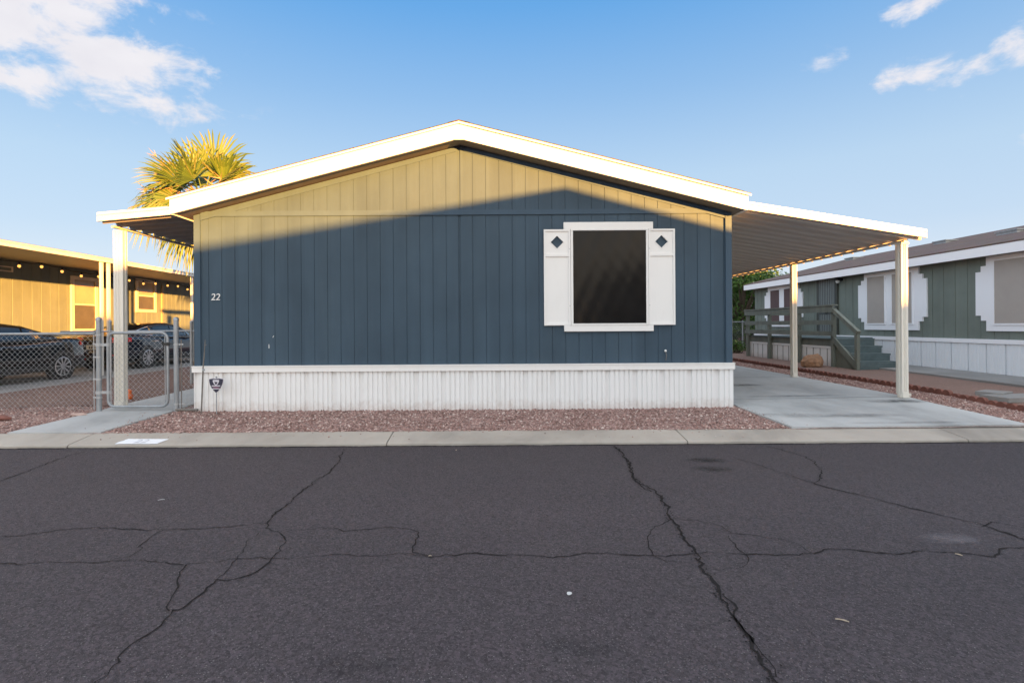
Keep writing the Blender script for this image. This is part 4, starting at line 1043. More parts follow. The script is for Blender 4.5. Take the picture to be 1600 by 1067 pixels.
for q in bulbs:
    MB().lathe([(.008, -.050), (.030, -.035), (.040, -.005), (.030, .025), (.018, .032)], tuple(q), 'z', 8).build('bulb', M['bulb'], sl_, smooth=True)

# ------------------------------------------------------------------ cars
def sedan(label, paint, loc, rz, chrome_trim, cab=0.0):
    root = empty('parked_car', loc, label, 'car', 'cars parked under the neighbour awning'); root.rotation_euler.z = rz
    L = 4.75; W = .91
    # stations along x (front = +x): half width, deck height, belt height
    xs = [-2.375, -2.33, -2.20, -1.95, -1.65, -1.30, -.9, -.4, .1, .6, .95, 1.3, 1.65, 1.95, 2.15, 2.30, 2.375]
    hw = [.66, .74, .82, .87, .895, .905, .91, .91, .91, .905, .90, .89, .87, .83, .77, .68, .56]
    dk = [.90, 1.00, 1.055, 1.075, 1.075, 1.06, 1.02, .98, .97, .965, .97, .955, .925, .885, .835, .76, .68]
    bt = [.40, .34, .28, .25, .23, .22, .21, .20, .20, .20, .20, .20, .21, .22, .24, .28, .34]
    b = MB(); ns = 13
    for x, w, d, z0 in zip(xs, hw, dk, bt):
        sec = [(0, z0), (w * .80, z0), (w * .95, z0 + .05), (w * 1.0, z0 + .20), (w * 1.005, .58), (w * .985, .72), (w * .97, d - .10), (w * .90, d - .025), (w * .6, d + .005), (0, d + .018)]
        full = [(-y, z) for y, z in sec[1:-1]][::-1]
        ringp = sec + [(-y, z) for y, z in sec[1:-1]][::-1]
        b.v += [(x, y, z) for y, z in ringp]
    n = 18
    for k in range(len(xs) - 1):
        for t in range(n): b.f.append((k*n + t, k*n + (t+1) % n, (k+1)*n + (t+1) % n, (k+1)*n + t))
    b.f.append(tuple(range(n))); b.f.append(tuple((len(xs)-1)*n + t for t in reversed(range(n))))
    body = b.build('body', paint, root, smooth=True, local=True)
    ss = body.modifiers.new('sub', 'SUBSURF'); ss.levels = 1; ss.render_levels = 1
    # greenhouse: x, half width at belt, half width at roof, belt z, roof z
    gs = [(-1.98, .70, .60, 1.06, 1.07), (-1.55, .78, .66, 1.045, 1.23), (-1.10, .82, .66, 1.025, 1.365), (-.55, .83, .655, 1.0, 1.43), (0, .83, .65, .985, 1.445), (.40, .82, .635, .975, 1.41), (.85, .80, .64, .965, 1.24), (1.30, .76, .66, .96, .97)]
    gs = [(q[0] + cab, *q[1:]) for q in gs]
    b = MB()
    for x, wb, wr, zb2, zr2 in gs:
        b.v += [(x, y, z) for y, z in ((wb, zb2 - .04), (wb, zb2), (wr + (wb - wr) * .12, zb2 + (zr2 - zb2) * .86), (wr * .82, zr2), (wr * .4, zr2 + .012), (0, zr2 + .016), (-wr * .4, zr2 + .012), (-wr * .82, zr2), (-(wr + (wb - wr) * .12), zb2 + (zr2 - zb2) * .86), (-wb, zb2), (-wb, zb2 - .04))]
    n = 11
    for k in range(len(gs) - 1):
        for t in range(n - 1): b.f.append((k*n + t, (k+1)*n + t, (k+1)*n + t + 1, k*n + t + 1))
    b.build('cabin', paint, root, smooth=True, local=True)
    def gp_(x):  # interpolated greenhouse section
        return [interp(x, [q[0] for q in gs], [q[j] for q in gs]) for j in range(1, 5)]
    for s in (-1, 1):
        for x0, x1 in ((-1.52 + cab, -.98 + cab), (-.93 + cab, -.10 + cab), (-.04 + cab, .90 + cab)):
            b = MB(); m = 8; o = .008
            for k in range(m + 1):
                x = x0 + (x1 - x0) * k / m; wb, wr, zb2, zr2 = gp_(x); wt = wr + (wb - wr) * .12
                for t in (.10, .90):
                    zz = zb2 + (zr2 - zb2) * .86 * t; yy = wb + (wt - wb) * t; b.v.append((x, s * (yy + o), zz))
            b.f = [(2*k, 2*k+2, 2*k+3, 2*k+1) for k in range(m)]
            b.build('side_window', M['car_glass'], root, local=True)
        if chrome_trim:
            b = MB(); pts = []
            for k in range(21):
                x = cab - 1.62 + 2.60 * k / 20; wb, wr, zb2, zr2 = gp_(x); wt = wr + (wb - wr) * .12; pts.append((x, s * (wt + .012), zb2 + (zr2 - zb2) * .86 + .004))
            b.tube(pts, .012, 5)
            b.tube([(x, s * (gp_(x)[0] + .012), gp_(x)[2] + .008) for x in [-1.62 + 2.6 * k / 10 for k in range(11)]], .009, 5)
            b.build('window_trim', M['chrome'], root, local=True)
        b = MB(); wb, wr, zb2, zr2 = gp_(.95 + cab)
        b.hexa([(.88, s * .86, 1.0), (.98, s * .86, 1.0), (.98, s * .86, 1.10), (.88, s * .86, 1.10)], [(.90, s * 1.02, .99), (.98, s * 1.02, .99), (.98, s * 1.02, 1.11), (.90, s * 1.02, 1.11)]); b.build('wing_mirror', paint, root, local=True)
        # door handles and seams
        for x in (-1.0, .02):
            b = MB(); b.box(x - .10, x + .10, s * .890 if s > 0 else -.925, s * .890 + .035 if s > 0 else -.890, .84, .865); b.build('door_handle', M['chrome'] if chrome_trim else paint, root, local=True)
        b = MB(); b.box(-1.1, 1.2, min(s * .90, s * .925), max(s * .90, s * .925), .28, .36); b.build('sill', M['dark'], root, local=True)
        # lamps
        b = MB()
        b.hexa([(-2.385, s * .38, .86), (-2.385, s * .60, .83), (-2.34, s * .60, .99), (-2.34, s * .40, .98)], [(-2.30, s * .38, .86), (-2.30, s * .60, .83), (-2.30, s * .60, .99), (-2.30, s * .40, .98)])
        b.hexa([(-2.385, s * .60, .83), (-2.07, s * .862, .86), (-2.05, s * .845, .97), (-2.34, s * .60, .99)], [(-2.30, s * .58, .84), (-2.05, s * .80, .86), (-2.05, s * .80, .97), (-2.30, s * .58, .98)])
        b.build('tail_lamp', M['red_lamp'], root, local=True)
        b = MB(); b.hexa([(2.28, s * .38, .66), (2.05, s * .80, .70), (1.98, s * .80, .80), (2.22, s * .40, .76)], [(2.2, s * .36, .66), (2.0, s * .74, .70), (1.95, s * .74, .80), (2.15, s * .40, .76)]); b.build('headlamp', M['chrome'], root, local=True)
        for x in (-1.40, 1.42):
            b = MB(); cy = s * .80
            b.lathe([(.20, -.10), (.30, -.105), (.335, -.07), (.335, .07), (.305, .11), (.225, .112)][::1], (x, cy + s * .0, .335), 'y', 26)
            wh = b.build('wheel', M['tyre'], root, smooth=False, local=True)
            b = MB(); yf = cy + s * .113
            b.lathe([(.218, -.006), (.240, 0), (.240, .006), (.218, .012)], (x, yf, .335), 'y', 26, cap=False)
            for k in range(10):
                a = 2 * math.pi * k / 10 + .1; ca, sa = math.cos(a), math.sin(a); w2 = .012
                b.hexa([(x + .05*ca - w2*sa, yf + s*.012, .335 + .05*sa + w2*ca), (x + .05*ca + w2*sa, yf + s*.012, .335 + .05*sa - w2*ca), (x + .05*ca + w2*sa, yf, .335 + .05*sa - w2*ca), (x + .05*ca - w2*sa, yf, .335 + .05*sa + w2*ca)],
                       [(x + .228*ca - w2*1.4*sa, yf + s*.016, .335 + .228*sa + w2*1.4*ca), (x + .228*ca + w2*1.4*sa, yf + s*.016, .335 + .228*sa - w2*1.4*ca), (x + .228*ca + w2*1.4*sa, yf, .335 + .228*sa - w2*1.4*ca), (x + .228*ca - w2*1.4*sa, yf, .335 + .228*sa + w2*1.4*ca)])
            b.lathe([(.055, -.004), (.055, .016)] if s > 0 else [(.055, -.016), (.055, .004)], (x, yf, .335), 'y', 12)
            b.build('rim', M['rim'], wh, local=True)
            b = MB(); b.lathe([(.385, -.012), (.385, .012)], (x, s * .895, .345), 'y', 26); b.build('wheel_arch', M['dark'], root, local=True)
    # glass front and back
    for name, xa, xb2 in (('rear_window', -1.90 + cab, -1.12 + cab), ('windscreen', .46 + cab, 1.22 + cab)):
        b = MB(); m = 6; o = .010
        for k in range(m + 1):
            x = xa + (xb2 - xa) * k / m; wb, wr, zb2, zr2 = gp_(x)
            for u in (-.78, -.4, 0, .4, .78): b.v.append((x + (-o if name == 'rear_window' else o), wr * u, zr2 + .014 - .012 * abs(u) / .78 + o))
        b.f = [(5*k + t, 5*k + t + 1, 5*(k+1) + t + 1, 5*(k+1) + t) for k in range(m) for t in range(4)]
        b.build(name, M['car_glass'], root, local=True)
    b = MB(); b.box(-2.405, -2.375, -.28, .28, .62, .78); pl = b.build('plate_frame', M['chrome'], root, local=True)
    b = MB(); b.box(-2.409, -2.4055, -.26, .26, .635, .765); b.build('licence_plate', M['plate'], pl, local=True)
    b = MB()
    for k in range(6): b.box(-2.4115, -2.4095, -.20 + k * .068, -.20 + k * .068 + .044, .665, .735)
    b.build('plate_characters', M['dark'], pl, local=True)
    b = MB(); b.box(-2.40, -2.2, -.70, .70, .30, .42); b.build('rear_bumper_insert', M['dark'], root, local=True)
    for s in (-1, 1):
        b = MB(); b.box(-2.408, -2.38, min(s * .45, s * .68), max(s * .45, s * .68), .44, .47); b.build('reflector', M['red_lamp'], root, local=True)
    return root
C1Y = 11.62
sedan('black sedan at the far left, nose to the street, seen through fence', M['black_paint'], (-11.93, C1Y, ground(-11, 11.5) + .012), R(-90), False, .50)
sedan('dark navy sedan with bright window trim, rear plate towards the street', M['navy_paint'], (-12.02, 17.75, ground(-11, 16) + .012), R(90), True)

# ------------------------------------------------------------------ palm and tree
def fan_frond(b, base, d, up, pet, fan, rnd, spread=115, droop=.35):
    """one fan leaf: petiole then folded pointed segments radiating from its tip"""
    d = d.normalized(); side = d.cross(up).normalized(); nrm = side.cross(d).normalized()
    tip = base + d * pet + Vector((0, 0, -.10 * pet))
    b.tube([base, base + d * pet * .5 + Vector((0, 0, .02)), tip], [.020, .014, .010], 4, cap=False)
    n = 26
    for k in range(n):
        a = R(-spread + 2 * spread * k / (n - 1)) + rnd.uniform(-.03, .03)
        e = (d * math.cos(a) + side * math.sin(a)).normalized(); L = fan * (.62 + .38 * math.cos(a * .62)) * rnd.uniform(.88, 1.08)
        w = .021 * (fan / .8); e2 = e.cross(nrm).normalized() * w
        sag = droop * rnd.uniform(.6, 1.5); pts = [tip, tip + e * L * .45 + nrm * .05 * L, tip + e * L * .78 + nrm * .01 - Vector((0, 0, sag * L * .16)), tip + e * L * .97 - Vector((0, 0, sag * L * .48))]
        i = len(b.v); f = nrm * .012
        b.v += [tuple(pts[0]), tuple(pts[1] - e2), tuple(pts[1] - f), tuple(pts[1] + e2), tuple(pts[2] - e2 * .65), tuple(pts[2] - f), tuple(pts[2] + e2 * .65), tuple(pts[3])]
        b.f += [(i, i+1, i+2), (i, i+2, i+3), (i+1, i+4, i+5, i+2), (i+2, i+5, i+6, i+3), (i+4, i+7, i+5), (i+5, i+7, i+6)]
def palm():
    Y = 14.0; c = P(316, 304, Y); rnd = random.Random(21)
    root = empty('fan_palm', (c.x, Y, ground(c.x, Y)), 'short fan palm with sunlit yellow green fronds behind the left awning', 'palm tree')
    g = ground(c.x, Y); b = MB(); pts = []; rs = []
    for k in range(15):
        t = k / 14; pts.append((c.x + .05 * math.sin(t * 3), Y, g - .1 + (c.z - g) * t)); rs.append((.24 - .07 * t) * (1 + .06 * (k % 2)))
    b.tube(pts, rs, 12); b.build('trunk', M['bark'], root)
    cr = MB(); C0 = Vector((c.x, Y, c.z - .05))
    # (pixel offset of the leaf centre from the crown, photo px) for the leaves one can tell apart, then filler
    spec = [(-8, 68, -.2), (22, 75, .1), (48, 62, .2), (70, 38, .0), (-38, 60, .2), (-62, 44, -.1), (-70, 30, .3), (-30, 30, -.6), (10, 30, -.7), (45, 25, -.5), (60, 5, .4), (-82, -12, .1), (-86, -26, -.3), (-60, -5, -.6), (30, 50, .6), (-15, 50, .7),
            (-50, -58, .1), (-28, -70, -.2), (-66, -50, .5), (-10, -62, .3), (10, -55, -.5), (35, -45, .2), (60, -30, .3), (85, 5, .3)]
    k_ = Y / F
    for u, v, yy in spec:
        d = Vector((u * k_, yy * .9, v * k_)); ln = d.length
        up = Vector((rnd.uniform(-.3, .3), -.7 if rnd.random() < .6 else .5, .8)) if v > -20 else Vector((0, -.8, .3))
        fan_frond(cr, C0 + Vector((rnd.uniform(-.1, .1), rnd.uniform(-.1, .1), rnd.uniform(-.15, .15))), d, up, ln * .55, 1.12 * rnd.uniform(.85, 1.1), rnd, 72 + 20 * rnd.random(), .22 if v > 0 else .8)
    for _ in range(5):
        a = rnd.uniform(0, 6.28); e = rnd.uniform(-.3, 1.0); d = Vector((math.cos(a) * math.cos(e), math.sin(a) * math.cos(e), math.sin(e)))
        if d.y < -.2 and d.z > .5: d.y *= -1
        fan_frond(cr, C0, d, Vector((0, 0, 1)) if e < .7 else Vector((1, 0, .2)), .75, .7, rnd, 105, .5)
    cr.build('crown', M['palm'], root)
    dd = MB()
    for _ in range(22):
        a = rnd.uniform(0, 6.28); d = Vector((math.cos(a), math.sin(a), rnd.uniform(-1.6, -.4)))
        fan_frond(dd, C0 + Vector((0, 0, -.25)), d, Vector((0, 0, 1)), .45, .55, rnd, 60, .8)
    # dry bloom stalks and torn petioles standing in the crown
    for u, v in ((-52, 30), (-45, 12), (-38, 40), (-58, 55), (-72, 5), (-64, -2), (28, 12), (40, 22), (-48, 44)):
        q = C0 + Vector((u * k_, -.35, v * k_)); dd.tube([C0 + Vector((0, 0, -.1)), C0.lerp(q, .6) + Vector((0, -.05, .10)), q + Vector((0, 0, rnd.uniform(-.1, .1)))], [.018, .014, .008], 4)
        for _ in range(5):
            e = Vector((rnd.uniform(-.5, .3), rnd.uniform(-.4, .2), rnd.uniform(-.5, .5))); i = len(dd.v); s = e.cross(Vector((0, 1, .3))).normalized() * .018
            dd.v += [tuple(q - s), tuple(q + s), tuple(q + e * .55)]; dd.f.append((i, i+1, i+2))
    dd.build('dry_fronds', M['dry_palm'], root)
palm()
def leafy_tree(name, label, cat, base, h, rad, n, m, seed, leaf, low=.25):
    rnd = random.Random(seed); root = empty(name, base, label, cat)
    x, y, z = base; b = MB(); b.tube([(x, y, z - .1), (x + .05, y, z + h * .25), (x - .03, y, z + h * .55)], [.16, .12, .06], 8)
    blobs = []
    for _ in range(34):
        a = rnd.uniform(0, 6.28); r = rad * rnd.uniform(.15, .85); zz = z + h * rnd.uniform(low, .88); k = math.sin(math.pi * min(1, max(.12, (zz - z) / h * .95))) ** .5
        c = Vector((x + r * k * math.cos(a), y + r * k * math.sin(a), zz)); blobs.append((c, rad * rnd.uniform(.22, .42)))
        b.tube([(x, y, z + h * rnd.uniform(.2, .5)), tuple(Vector((x, y, zz - .3)).lerp(c, .5)), tuple(c)], [.05, .03, .012], 5)
    b.build('trunk', M['trunk'], root)
    f = MB()
    for _ in range(n):
        c, r = rnd.choice(blobs); v = Vector((rnd.gauss(0, 1), rnd.gauss(0, 1), rnd.gauss(0, 1))).normalized() * r * rnd.uniform(.45, 1.08) ** .6
        p = c + v
        if p.z < z + .1: continue
        o = (v.normalized() + Vector((rnd.uniform(-.9, .9), rnd.uniform(-.9, .9), rnd.uniform(-.4, .9)))).normalized(); t = o.orthogonal().normalized(); t = (t + o.cross(t) * rnd.uniform(-1.5, 1.5)).normalized(); s = o.cross(t)
        L = leaf * rnd.uniform(.7, 1.3); i = len(f.v)
        f.v += [tuple(p - t * L), tuple(p + s * L * .42 + o * .01), tuple(p + t * L), tuple(p - s * L * .42 + o * .01)]; f.f.append((i, i+1, i+2, i+3))
    f.build('crown', m, root)
leafy_tree('leafy_tree', 'dense dark green leafy tree at the back between carport and sage house', 'tree', (11.2, 23.3, .3), 3.9, 1.9, 9000, M['citrus'], 4, .085, .10)
leafy_tree('leafy_tree', 'bright topped leafy tree rising behind the far corner of the sage house', 'tree', (12.6, 25.6, .3), 4.6, 1.8, 6000, M['citrus'], 9, .09, .15)
leafy_tree('low_shrub', 'low green shrub at the foot of the back fence', 'shrub', (P(1150, 560, 19.5).x, 19.5, .3), .45, .5, 900, M['citrus'], 14, .05, .2)

# ------------------------------------------------------------------ right neighbour
SX = 10.5; SY0, SY1 = 5.5, 20.75
rh = empty('mobile_home', (SX, 13, .3), 'sage green mobile home on the right with stepped white window surrounds', 'mobile home')
def SYp(px): return SX * F / (px - VPX)
def SZ(px, py): return P(px, py, SYp(px)).z
b = MB(); pr = grooved(SY0, SY1, .305, .1, .016, .010)
b.strip([(SX + d, y) for y, d in pr], lambda p: .98, lambda p: 2.98)
b.face((SX, SY1, .3), (SX, SY1, 2.98), (SX + 4, SY1, 3.9), (SX + 8, SY1, 2.98), (SX + 8, SY1, .3)); b.face((SX, SY0, .3), (SX, SY0, 2.98), (SX + 4, SY0, 3.9), (SX + 8, SY0, 2.98), (SX + 8, SY0, .3))
b.build('wall', M['sage'], rh)
EZ = 2.985; ex = SX - .28
b = MB(); b.hexa([(ex - .03, SY0 - .3, EZ), (ex - .03, SY1 + .3, EZ), (ex - .03, SY1 + .3, EZ + .03), (ex - .03, SY0 - .3, EZ + .03)], [(SX + 4, SY0 - .3, EZ + 1.04), (SX + 4, SY1 + .3, EZ + 1.04), (SX + 4, SY1 + .3, EZ + 1.07), (SX + 4, SY0 - .3, EZ + 1.07)])
b.hexa([(SX + 8.2, SY0 - .3, EZ), (SX + 8.2, SY1 + .3, EZ), (SX + 8.2, SY1 + .3, EZ + .03), (SX + 8.2, SY0 - .3, EZ + .03)], [(SX + 4.001, SY0 - .3, EZ + 1.04), (SX + 4.001, SY1 + .3, EZ + 1.04), (SX + 4.001, SY1 + .3, EZ + 1.07), (SX + 4.001, SY0 - .3, EZ + 1.07)])
rr_ = b.build('roof', M['shingle2'], rh)
for px, d, w, h in ((1480, 2.9, .42, .03), (1336, 3.1, .42, .03), (1590, 2.0, .5, .02)):
    X = SX + d; Y = X * F / (px - VPX); z = EZ + 1.07 * (d + .28) / 4.28; b = MB(); b.box(X - w / 2, X + w / 2, Y - w / 2, Y + w / 2, z - .08, z + h); b.box(X - w / 2 - .03, X + w / 2 + .03, Y - w / 2 - .03, Y + w / 2 + .03, z + h, z + h + .03); b.build('roof_vent', M['galv'], rr_)
b = MB(); b.box(ex - .025, ex, SY0 - .3, SY1 + .3, EZ - .20, EZ + .005); b.build('eave_fascia', M['cool_white'], rh)
b = MB(); b.box(ex + .001, SX + .0, SY0, SY1 + .25, EZ - .19, EZ - .175); b.build('soffit', M['soffit'], rh)
b = MB(); b.box(ex, SX + 4, SY1 + .27, SY1 + .3, EZ - .0, EZ + .0); 
# skirting with vertical ribs
b = MB(); prof = []; y = SY0
while y < SY1 - .4:
    prof += [(SX - .03, y)] + [(SX - .03 + o_, y + .078 * k_ + w_) for k_ in range(1, 5) for w_, o_ in ((-.006, 0), (-.003, .006), (.003, .006), (.006, 0))] + [(SX - .03, y + .385), (SX + .02, y + .388), (SX + .02, y + .412), (SX - .03, y + .415)]; y += .42
b.strip(prof, lambda p: .2, lambda p: 1.0); b.build('skirting', M['cool_skirt'], rh)
b = MB(); b.box(SX - .055, SX - .001, SY0, SY1, .955, 1.045); b.build('skirting_trim', M['cool_white'], rh)
def surround(y0, y1, z0, z1, steps, panes, pm_, pz0, pz1):
    """stepped white panel round a window; y0..y1 is the full-height part"""
    zt = [(0, 0)] + steps; poly = []
    lo, hi = [], []
    right = []
    # walk round: bottom edge, right steps up, top edge, left steps down
    (s1, a1, b1), (s2, a2, b2) = steps
    poly = [(y0, z0), (y1, z0), (y1, z0 + b1), (y1 + s1, z0 + b1), (y1 + s1, z0 + b2), (y1 + s2, z0 + b2), (y1 + s2, z1 - a2), (y1 + s1, z1 - a2), (y1 + s1, z1 - a1), (y1, z1 - a1), (y1, z1), (y0, z1), (y0, z1 - a1), (y0 - s1, z1 - a1), (y0 - s1, z1 - a2), (y0 - s2, z1 - a2), (y0 - s2, z0 + b2), (y0 - s1, z0 + b2), (y0 - s1, z0 + b1), (y0, z0 + b1)]
    w = MB().prism(poly, 'x', SX - .035, SX - .001).build('window', M['cool_white'], rh)
    for a, c in panes:
        b = MB(); t = .035
        b.box(SX - .052, SX - .036, a - t, a, pz0 - t, pz1 + t); b.box(SX - .052, SX - .036, c, c + t, pz0 - t, pz1 + t); b.box(SX - .051, SX - .036, a, c, pz0 - t, pz0); b.box(SX - .051, SX - .036, a, c, pz1, pz1 + t); b.build('frame', M['cool_white'], w)
        b = MB(); b.box(SX - .044, SX - .0362, a, c, pz0, pz1); b.build('screen', pm_, w)
ST = [(.12, .26, .22), (.24, .38, .33)]
surround(12.68, 14.55, 1.22, 2.87, ST, [(12.87, 13.52), (13.78, 14.42)], M['tan_screen'], 1.40, 2.68)
surround(8.75, 10.93, 1.22, 2.87, ST, [(8.95, 10.74)], M['tan_screen'], 1.38, 2.69)
surround(17.72, 19.70, 1.30, 2.87, ST, [(17.95, 18.58), (18.88, 19.50)], M['maroon_screen'], 1.48, 2.66)
# screen door, trim, handle, porch lamp
dy0, dy1 = SYp(1308), SYp(1281)
b = MB(); b.box(SX - .04, SX - .001, dy0, dy1, 1.02, 2.84); dr = b.build('screen_door', M['door'], rh)
b = MB()
for q in ((dy0, dy0 + .05), (dy1 - .05, dy1)): b.box(SX - .055, SX - .041, q[0], q[1], 1.02, 2.84)
b.box(SX - .055, SX - .041, dy0 + .05, dy1 - .05, 2.79, 2.84); b.box(SX - .055, SX - .041, dy0 + .05, dy1 - .05, 1.70, 1.75)
k = dy0 + .11
while k < dy1 - .06: b.box(SX - .050, SX - .041, k, k + .016, 1.05, 2.79); k += .085
b.build('door_grille', plain('dark_grille_paint', (.06, .07, .07), .5), dr)
b = MB()
ym = (dy0 + dy1) / 2
for k in range(4):
    a0 = k * math.pi / 2; b.tube([(SX - .06, ym + .10 * math.cos(a0 + t * .35) * (1 - .08 * t), 1.85 + .13 * math.sin(a0 + t * .35)) for t in range(5)], .010, 5)
b.build('grille_scroll', M['dark'], dr)
b = MB(); b.lathe([(.03, -.06), (.03, -.005)], (SX - .04, dy0 + .06, 1.78), 'x', 8); b.build('door_handle', M['chrome'], dr)
b = MB(); b.box(SX - .05, SX - .001, dy0 - .08, dy0 - .002, 1.02, 2.90); b.box(SX - .05, SX - .001, dy1 + .002, dy1 + .08, 1.02, 2.90); b.build('door_trim', plain('dark_sage_trim', (.05, .055, .045), .6), rh)
yl = SYp(1316); zl = SZ(1316, 438)
b = MB(); b.lathe([(.04, -.06), (.04, 0)], (SX, yl, zl + .02), 'x', 10); b.lathe([(.03, .10), (.09, .06), (.11, .0), (.05, -.005)], (SX - .13, yl, zl), 'z', 12); pl_ = b.build('porch_lamp', M['black_metal'], rh)
MB().lathe([(.05, -.006), (.06, -.05), (.035, -.09)], (SX - .13, yl, zl), 'z', 10).build('lamp_glass', plain('frosted_glass', (.6, .6, .58), .3), pl_)

# ------------------------------------------------------------------ wooden deck with stairs
DX0, DX1, DY0, DY1 = 8.80, 10.44, 13.2, 17.8; DZ = 1.01; DXS, DYS = 9.74, 14.15
dk_ = empty('wooden_deck', (DX0, 15.5, .3), 'green grey painted wooden deck with railings and stairs at the sage house door', 'deck')
b = MB(); y = DY0
while y < DY1 - .05: b.box(DX0 - .04, DX1 if y > DYS else DXS + .02, y, y + .136, DZ - .035, DZ); y += .142
b.build('deck_boards', M['tread'], dk_)
b = MB(); b.box(DX0 - .02, DX0 + .02, DY0, DY1, DZ - .20, DZ - .036); b.box(DX0 + .02, DXS, DY0 + .01, DY0 + .05, DZ - .20, DZ - .036); b.box(DX0 + .02, DX1, DY1 - .05, DY1 - .01, DZ - .20, DZ - .036); b.build('rim_joist', M['wood_post'], dk_)
b = MB(); b.box(DX0 + .005, DX0 + .025, DY0, DY1, .25, DZ - .27); b.box(DX0 - .012, DX0 + .03, DY0, DY1, DZ - .265, DZ - .202)
y = DY0 + .1
b.build('deck_skirting', M['skirt'], dk_); b = MB(); b.box(DX0 + .03, DXS - .03, DY0 + .015, DY0 + .04, .25, DZ - .202); b.build('end_panel', M['wood_post'], dk_); b = MB(); b.box(DXS - .02, DXS + .005, DY0 + .055, DYS, .25, DZ - .037); b.build('end_panel', M['wood_post'], dk_); b = MB(); b.box(DXS + .006, DX1 + .03, DYS + .02, DYS + .045, .25, DZ - .037)
b.build('end_panel', M['wood_post'], dk_); b = MB(); b.box(DX0 + .03, DX1, DY1 - .04, DY1 - .02, .25, DZ - .202)
b.build('deck_skirting', M['skirt'], dk_)
b = MB()
while y < DY1: b.box(DX0 - .004, DX0 + .004, y, y + .02, .26, DZ - .27); y += .30
b.build('skirting_joint', M['slab'], dk_)
for yy in (DY0 + .05, 14.75, 16.35, DY1 - .05):
    b = MB(); b.box(DX0 - .11, DX0 - .021, yy - .045, yy + .045, ground(DX0, yy), DZ + .80); b.build('post', M['wood_post'], dk_)
for yy in (DY1 - .05,):
    b = MB(); b.box(DX1 - .10, DX1 - .01, yy - .045, yy + .045, DZ, DZ + .80); b.build('post', M['wood_post'], dk_)
for z0, z1 in ((DZ + .685, DZ + .845), (DZ + .36, DZ + .48), (DZ + .07, DZ + .19)):
    b = MB(); b.box(DX0 - .15, DX0 - .111, DY0 - .03, DY1 + .03, z0, z1); b.build('rail', M['wood_post'], dk_)
    b = MB(); b.box(DX0 - .11, DX1 - .02, DY1 + .0, DY1 + .038, z0, z1); b.build('rail', M['wood_post'], dk_)
b = MB(); b.box(DX0 - .17, DX0 + .0, DY0 - .04, DY1 + .04, DZ + .847, DZ + .885); b.build('rail_cap', M['wood_post'], dk_)
# stairs towards the street
gs_ = ground(9.4, 12.3) + .03; n = 4; rise = (DZ - gs_) / n; run = .27
for k in range(1, n):
    z = DZ - rise * k; y1 = DY0 - run * (k - 1); b = MB(); b.box(DX0 - .02, DXS, y1 - run - .02, y1 - .002, z - .04, z); b.build('stair_tread', M['tread'], dk_)
    b = MB(); b.box(DX0, DXS - .02, y1 - .022, y1 - .004, z + .001, z + rise - .041); b.build('stair_riser', M['tread'], dk_)
b = MB(); y1 = DY0 - run * (n - 1); b.box(DX0, DXS - .02, y1 - .020, y1 - .004, gs_ - .03, gs_ + rise - .042); b.build('stair_riser', M['tread'], dk_)
b = MB(); b.prism([(DY0, DZ - .02), (DY0, DZ - .30), (DY0, gs_ - .04), (DY0 - run * 3, gs_ - .04), (DY0 - run * 3 - .03, gs_ + rise * .9)], 'x', DX0 - .04, DX0 - .021); b.build('stringer', M['wood_post'], dk_)
b = MB(); yn = DY0 - run * 3 - .02; b.box(DX0 - .12, DX0 - .041, yn - .05, yn + .04, ground(DX0, yn), gs_ + rise + .66); b.build('newel_post', M['wood_post'], dk_)
b = MB(); b.beam((DX0 - .085, DY0 + .02, DZ + .74), (DX0 - .085, yn - .06, gs_ + rise + .69), .09, .10); b.build('hand_rail', M['wood_post'], dk_)
b = MB(); b.beam((DX0 - .10, DY0 + .0, DZ - .02), (DX0 - .10, yn, gs_ + rise * .4), .04, .14); b.build('stair_brace', M['wood_post'], dk_)
c = P(1271, 566, 13.3); o = rock('boulder', (8.28, 13.4, ground(8.3, 13.4) + .10), .27, .19, .24, M['boulder'], 'brown angular boulder on the dirt in front of the deck skirting', 'boulder', 12, .3)
# scalloped red concrete edging, one piece per 0.6 m
ey = 6.55; k = 0; proto = None
while ey < 19.5:
    X = 7.42 + .02 * math.sin(ey)
    if proto is None:
        b = MB(); pts = [(0, 0)]; m = 4
        for s in range(m):
            for t in range(7):
                a = math.pi * t / 6; pts.append((.075 + s * .147 - .070 * math.cos(a), .050 + .058 * math.sin(a)))
        pts += [(.588, 0)]
        b.prism(pts, 'x', -.03, .03)
        o = proto = b.build('edging_block', M['brick_red'], local=True)
    else:
        o = proto.copy(); col.objects.link(o)
    o.location = (X, ey, ground(X, ey) - .01); o.rotation_euler.z = random.uniform(-.02, .02)
    tag(o, 'red scalloped concrete edging piece in the row between gravel and dirt', 'garden edging', 'scalloped edging blocks along the driveway gravel')
    ey += .605; k += 1
# loose slabs at the far right
for px, py, w, d, lab, rot in ((1553, 607, .42, .34, 'small tilted concrete stepping slab on the dirt, nearer the driveway', .5), (1592, 611, .9, .42, 'larger concrete stepping slab on the dirt at the right frame edge', .12)):
    c = G(px, py, .33); z = ground(c.x, c.y) + .02; b = MB(); ca, sa = math.cos(rot), math.sin(rot)
    cn = [(c.x + u * ca - v * sa, c.y + u * sa + v * ca) for u, v in ((-w/2, -d/2), (w/2, -d/2), (w/2, d/2), (-w/2, d/2))]
    b.hexa([(*q, z - .02) for q in cn], [(*q, z + .055) for q in cn]); o = b.build('stepping_slab', M['slab'], loc=(c.x, c.y, z), bevel=.006); tag(o, lab, 'paving slab')

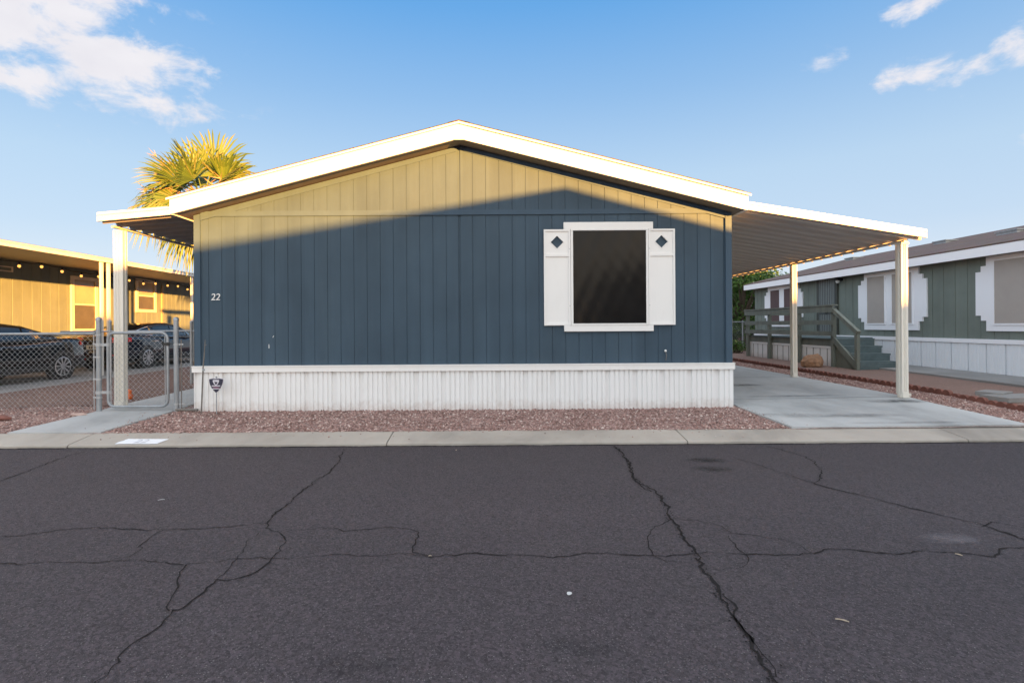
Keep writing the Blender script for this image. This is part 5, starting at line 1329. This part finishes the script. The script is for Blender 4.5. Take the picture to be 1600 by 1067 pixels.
# ------------------------------------------------------------------ homes across the street, behind the photographer (they cast the evening shadow)
def across(name, label, rx, y0, ridge, yaw, L=15.5):
    root = empty(name, (rx, y0, .05), label, 'mobile home'); root.rotation_euler.z = yaw
    hw = 4.1; SO = .28; ez = ridge - SO * (hw + .15); b = MB()
    pr = grooved(-hw, hw, .4064, .2); b.strip([(x, -d - .35) for x, d in pr], lambda p: .7, lambda p: ridge - .25 - SO * abs(p[0]))
    b.strip([(-hw, -L), (-hw, -.35)], lambda p: .7, lambda p: ez); b.strip([(hw, -.35), (hw, -L)], lambda p: .7, lambda p: ez); b.strip([(hw, -L), (0, -L), (-hw, -L)], lambda p: .7, lambda p: ridge - .25 - SO * abs(p[0]))
    b.build('wall', M['opp'], root, local=True)
    b = MB(); b.strip([(-hw, -L), (-hw, -.34), (hw, -.34), (hw, -L), (-hw, -L)], lambda p: -.05, lambda p: .72); b.build('skirting', M['skirt'], root, local=True)
    b = MB()
    for s in (-1, 1): b.hexa([(0, 0, ridge - .06), (s * (hw + .15), 0, ez - .06), (s * (hw + .15), 0, ez), (0, 0, ridge)], [(0, -L - .3, ridge - .06), (s * (hw + .15), -L - .3, ez - .06), (s * (hw + .15), -L - .3, ez), (0, -L - .3, ridge)])
    b.build('roof', M['shingle'], root, local=True)
    b = MB()
    for s in (-1, 1): b.hexa([(0, .001, ridge - .25), (s * (hw + .15), .001, ez - .25), (s * (hw + .15), .001, ez - .01), (0, .001, ridge - .01)], [(0, .03, ridge - .25), (s * (hw + .15), .03, ez - .25), (s * (hw + .15), .03, ez - .01), (0, .03, ridge - .01)])
    b.build('rake_fascia', M['fascia'], root, local=True)
    b = MB(); b.box(-1.7, -.5, -.36, -.31, 1.35, 2.75); w = b.build('window', M['white'], root, local=True)
    b = MB(); b.box(-1.62, -.58, -.309, -.304, 1.43, 2.67); b.build('pane', M['screen'], w, local=True)
    return root
across('mobile_home', 'cream gabled home across the street, opposite and right of the blue house', OPP1[0], OPP1[1], OPP1[2], R(OPP1[3]))
across('mobile_home', 'cream gabled home across the street, furthest to the right', OPP2[0], OPP2[1], OPP2[2], R(OPP2[3]))
